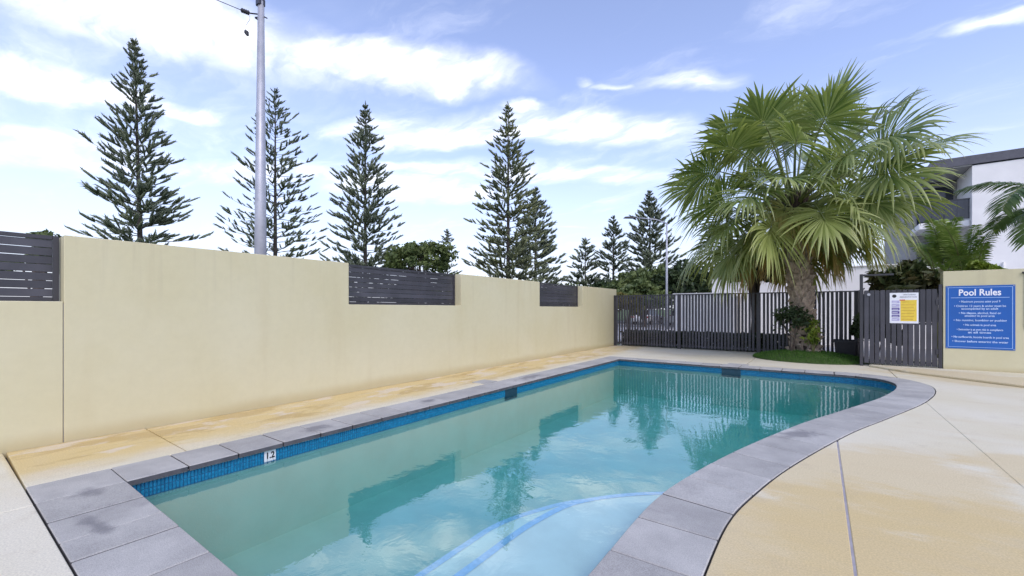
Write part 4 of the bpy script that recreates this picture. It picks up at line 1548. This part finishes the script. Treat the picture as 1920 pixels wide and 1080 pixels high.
# ------------------------------------------------------------------ feather palms by the building
def feather_frond(parent, base, az, el, Lf, bend, seed, leaf=0.42, pairs=44, mat='cane_leaf', hang=0.5):
    rng = np.random.default_rng(seed)
    out_ = np.array([math.cos(az), math.sin(az), 0.0])
    p = np.array(base, dtype=float)
    pts = [p.copy()]
    N = 16
    dirs = []
    for i in range(N):
        e = el - bend * ((i + 1) / N) ** 1.2
        d = out_ * math.cos(e) + np.array([0, 0, math.sin(e)])
        p = p + d * Lf / N
        pts.append(p.copy()); dirs.append(d)
    V, F_ = [], []
    side = np.array([-out_[1], out_[0], 0])
    for k in range(pairs):
        s = 0.16 + 0.84 * k / pairs
        i = min(int(s * N), N - 1)
        c_ = pts[i] + (pts[i + 1] - pts[i]) * (s * N - i)
        d = dirs[i]
        for sg_ in (-1, 1):
            L_ = leaf * (0.45 + 0.75 * math.sin(math.pi * min(1, 0.15 + s * 0.85))) * rng.uniform(0.85, 1.1)
            dd = d * 0.62 + side * sg_ * 0.8 + np.cross(side, d) * (-0.12) + np.array([0, 0, rng.uniform(-0.05, 0.15)])
            dd /= np.linalg.norm(dd)
            wv = np.cross(dd, np.cross(side * sg_, d))
            wv /= np.linalg.norm(wv)
            b0 = len(V)
            for t, w_ in ((0, 0.012), (0.4, 0.021), (0.75, 0.016), (1.0, 0.001)):
                q = c_ + dd * L_ * t + np.array([0, 0, -hang]) * L_ * t * t
                V += [q - wv * w_, q + wv * w_]
            for q in range(3):
                F_.append((b0 + 2 * q, b0 + 2 * q + 1, b0 + 2 * q + 3, b0 + 2 * q + 2))
    o = link('frond', np_mesh('frond', np.array(V), np.array(F_), mat), parent)
    MB().tube([tuple(q) for q in pts], [0.022 * (1 - 0.85 * i / N) for i in range(N + 1)], 5).build('rachis', 'cane_stem', o, smooth=True, fix=False)
    return o


def wdir(right, away):
    v = CR * right + CF * away
    return math.atan2(v.y, v.x)


fp = thing('feather_palm', 'feather palm with arching fronds in front of the white apartment wall', 'palm tree', (4.75, 15.5, GRND))
MB().tube([(0, 0, -0.2), (0.03, 0, 1.7), (0, 0, 3.65)], [0.10, 0.075, 0.06], 8).build('trunk', 'cane_stem', fp, smooth=True)
for k, (r_, a_, el, Lf, bend) in enumerate(((-1, -0.15, 66, 2.6, 2.3), (-1, -0.35, 30, 2.3, 1.75), (-0.7, 0.6, 70, 2.3, 1.5), (1, 0.1, 60, 2.4, 1.7), (0.6, -0.8, 50, 2.3, 1.6), (0.2, 1, 45, 2.3, 1.5), (0.2, -1, 75, 2.2, 1.2), (0.9, 0.8, 30, 2.2, 1.5))):
    feather_frond(fp, (0, 0, 3.6), wdir(r_, a_), rad(el), Lf, bend, 700 + k, leaf=0.52, pairs=58, mat='palm_green')
cp = thing('cane_palm', 'clump of upright yellow green cane fronds below the balcony', 'palm tree', (3.15, 17.3, GRND))
rk = random.Random(6)
for k in range(9):
    x, y = rk.uniform(-0.35, 0.35), rk.uniform(-0.3, 0.3)
    hh_ = rk.uniform(1.8, 3.0)
    MB().tube([(x, y, -0.2), (x * 1.3, y * 1.3, hh_)], [0.035, 0.025], 6).build('cane', 'cane_stem', cp, smooth=True)
    for j in range(2):
        feather_frond(cp, (x * 1.3, y * 1.3, hh_), rk.uniform(0, 6.28), rad(rk.uniform(70, 86)), rk.uniform(1.2, 1.8), rk.uniform(0.4, 0.9), 800 + k * 3 + j, leaf=0.34, pairs=30)

# ================================================================== BUILDINGS, STREET FURNITURE, CARS
cab = thing('white_cabin', 'flat white single-storey cabin wall standing behind the fence', 'building', (-1.3, 22.0, GRND))
MB().box(-2.65, 0.9, -1.0, 1.0, 0, 2.95).build('wall', 'white_wall', cab, bevel=0.01)
MB().box(0.905, 5.2, -1.0, 1.0, 0, 3.14).build('wall', 'white_wall', cab, bevel=0.01)
MB().box(-2.72, 0.9, -1.06, 1.06, 2.955, 3.02).build('roof', 'grey_fascia', cab)
MB().box(0.91, 5.28, -1.06, 1.06, 3.145, 3.18).build('roof', 'white_wall', cab)
MB().box(-2.2, -1.5, -1.02, -0.99, 0.1, 2.1).build('door', 'soffit_grey', cab)
lw = thing('low_white_wall', 'low white garden wall with capping left of the white cabin', 'wall', (-4.4, 19.3, GRND))
MB().box(-0.75, 1.6, -0.09, 0.09, 0, 2.14).build('wall', 'white_wall', lw)
MB().box(-0.78, 1.63, -0.13, 0.13, 2.142, 2.20).build('capping', 'white_wall', lw)

bld = thing('apartment_building', 'white apartment block with dark flat roof edge and corner balconies', 'building', (5.65, 28.0, GRND))
BT = 8.05
MB().box(0, 16, 0.0, 12, 0, BT).build('wall', 'white_wall', bld)
MB().box(-1.9, -0.01, 2.6, 12, 0, BT - 0.05).build('recessed_wall', 'soffit_grey', bld)
rf_ = MB().box(-1.35, 16.6, -0.06, 12.5, BT + 0.06, BT + 0.46).build('roof', 'grey_fascia', bld)
MB().box(-1.33, -0.015, -0.02, 12.4, BT + 0.005, BT + 0.058).build('soffit', 'soffit_grey', bld)
for z in (2.6, 5.35):
    sl = MB().box(-1.75, -0.012, 0.25, 2.59, z, z + 0.30).build('balcony_slab', 'white_wall', bld, bevel=0.03)
    for k in range(4):
        MB().box(-1.70 + 0.425 * k, -1.70 + 0.425 * k + 0.40, 0.30, 0.32, z + 0.36, z + 1.25).build('glass_panel', 'dark_glass', sl)
    MB().box(-1.74, -0.014, 0.28, 0.34, z + 1.255, z + 1.30).build('handrail', 'charcoal_metal', sl)
    MB().box(-1.5, -0.15, 2.55, 2.598, z + 0.31, z + 2.4).build('window', 'dark_glass', bld)
for x in (3.2, 7.4):
    for z in (1.0, 3.9, 6.1):
        w_ = MB().box(x, x + 1.6, -0.02, -0.003, z, z + 1.3).build('window', 'dark_glass', bld)
        MB().box(x - 0.06, x + 1.66, -0.05, -0.003, z - 0.08, z - 0.005).build('sill', 'soffit_grey', w_)
MB().tube([(0.95, -0.05, 0.2), (0.95, -0.05, 3.6)], 0.04, 8).build('downpipe', 'white_wall', bld)

# steel power pole
pp = thing('power_pole', 'tall grey steel power pole rising behind the boundary wall', 'pole', (-14.88, 6.54, GRND))
MB().tube([(0, 0, -0.3), (0, 0, 5), (0.02, 0.01, 11.6)], [0.205, 0.165, 0.095], 16).build('shaft', 'galvanised', pp, smooth=True)
MB().box(-0.11, 0.11, -0.11, 0.11, 11.45, 11.68).build('cap', 'insulator', pp, bevel=0.02)
RX, RY = CR.x, CR.y
bz = 11.18
br = MB().tube([(0.05 * RX, 0.05 * RY, bz), (-0.36 * RX, -0.36 * RY, bz + 0.05)], 0.022, 6)
br.build('bracket', 'insulator', pp)
MB().tube([(-0.10 * RX, -0.10 * RY, bz - 0.12), (-0.17 * RX, -0.17 * RY, bz - 0.1)], [0.05, 0.03], 8).build('clamp', 'insulator', pp)
MB().tube([(0.08 * RX, 0.08 * RY, bz - 0.05), (0.22 * RX, 0.22 * RY, bz - 0.12)], 0.02, 6).build('stub', 'insulator', pp)
iv = MB()
ipts, irad = [], []
for k in range(9):
    t = k / 8
    ipts.append(((-0.37 - 0.26 * t) * RX, (-0.37 - 0.26 * t) * RY, bz + 0.05 + 0.10 * t))
    irad.append(0.075 if k % 2 else 0.045)
iv.tube(ipts, irad, 10).build('insulator', 'insulator', pp, smooth=False)
MB().tube([(-0.36 * RX, -0.36 * RY, bz + 0.05), (-0.35 * RX, -0.35 * RY, bz - 0.16), (-0.48 * RX, -0.48 * RY, bz - 0.36), (-0.50 * RX, -0.50 * RY, bz - 0.52)], 0.008, 5).build('jumper', 'galvanised', pp)
MB().tube([(-0.50 * RX, -0.50 * RY, bz - 0.51), (-0.46 * RX, -0.46 * RY, bz - 0.58), (-0.42 * RX, -0.42 * RY, bz - 0.68)], [0.03, 0.075, 0.04], 9).build('fuse', 'insulator', pp)
wr = MB()
wp = []
for k in range(20):
    t = k / 19
    wp.append((-0.63 * RX - 16 * t * RX - 12 * t * CF.x, -0.63 * RY - 16 * t * RY - 12 * t * CF.y, bz + 0.15 + 2.0 * t - 2 * t * (1 - t) * 0.3))
wr.tube(wp, 0.012, 5)
wo = link('power_wire', wr.mesh('power_wire', 'insulator'), None, (-14.88, 6.54, GRND))
tag(wo, 'thin dark overhead wire strung from the insulator of the steel power pole', 'wire')

# street lamp
sl_ = thing('street_lamp', 'slim grey street lamp with a single arm among the far pines', 'street lamp', (-9.28, 32.75, GRND))
MB().tube([(0, 0, -0.2), (0, 0, 4), (0, 0, 8.0)], [0.10, 0.08, 0.055], 10).build('post', 'galvanised', sl_, smooth=True)
MB().tube([(0, 0, 7.95), (-0.8 * RX, -0.8 * RY, 8.25), (-2.3 * RX, -2.3 * RY, 8.38)], [0.045, 0.04, 0.035], 8).build('arm', 'galvanised', sl_, smooth=True)
lh = MB()
M_ = Matrix.Translation((-2.75 * RX, -2.75 * RY, 8.38)) @ Matrix.Rotation(math.atan2(RY, RX), 4, 'Z')
lh.prism([(-0.5, -0.04), (0.45, -0.06), (0.5, 0.03), (0.2, 0.10), (-0.4, 0.06)], -0.14, 0.14, 'Y', M_)
lh.build('lamp_head', 'charcoal_metal', sl_, bevel=0.02)


def car(label, loc, rz, paint):
    t_ = thing('parked_car', label, 'car', loc, rz, group='cars parked beyond the fence')
    prof = [(-2.1, 0.32), (2.1, 0.32), (2.15, 0.62), (2.0, 0.80), (1.15, 0.92), (-1.75, 0.98), (-2.12, 0.90), (-2.18, 0.6)]
    MB().prism(prof, -0.86, 0.86, 'Y').build('body', paint, t_, bevel=0.07)
    cab_ = MB()
    for (x0, x1, w, z) in ((-1.75, 1.10, 0.78, 0.93), (-1.25, 0.35, 0.62, 1.44)):
        cab_.v += [(x0, -w, z), (x1, -w, z), (x1, w, z), (x0, w, z)]
    cab_.f = [(0, 1, 5, 4), (1, 2, 6, 5), (2, 3, 7, 6), (3, 0, 4, 7), (4, 5, 6, 7), (3, 2, 1, 0)]
    cab_.build('windows', 'dark_glass', t_, bevel=0.03)
    MB().prism([(-1.30, 1.435), (0.38, 1.435), (0.22, 1.49), (-1.1, 1.50)], -0.62, 0.62, 'Y').build('roof', paint, t_, bevel=0.02)
    for x in (-1.35, 1.35):
        for s_ in (-1, 1):
            w = MB().tube([(x, s_ * 0.70, 0.32), (x, s_ * 0.885, 0.32)], 0.32, 18).build('wheel', 'tyre_rubber', t_)
            MB().tube([(x, s_ * 0.886, 0.32), (x, s_ * 0.900, 0.32)], 0.2, 14).build('rim', 'galvanised', w)
    for s_ in (-1, 1):
        MB().box(2.06, 2.17, s_ * 0.70 - 0.14, s_ * 0.70 + 0.14, 0.60, 0.74).build('headlight', 'lamp_clear', t_, bevel=0.02)
        MB().box(-2.20, -2.08, s_ * 0.70 - 0.13, s_ * 0.70 + 0.13, 0.66, 0.84).build('tail_light', 'lamp_red', t_, bevel=0.02)
    return t_


car('red car parked end-on on the road beyond the fence', (-11.4, 45.6, GRND + 0.01), rad(95), 'red_paint')
car('white car parked beyond the fence beside the red car', (-13.9, 42.5, GRND + 0.01), rad(88), 'white_paint')
car('silver car parked beyond the fence by the street lamp', (-9.2, 38.0, GRND + 0.01), rad(140), 'silver_paint')
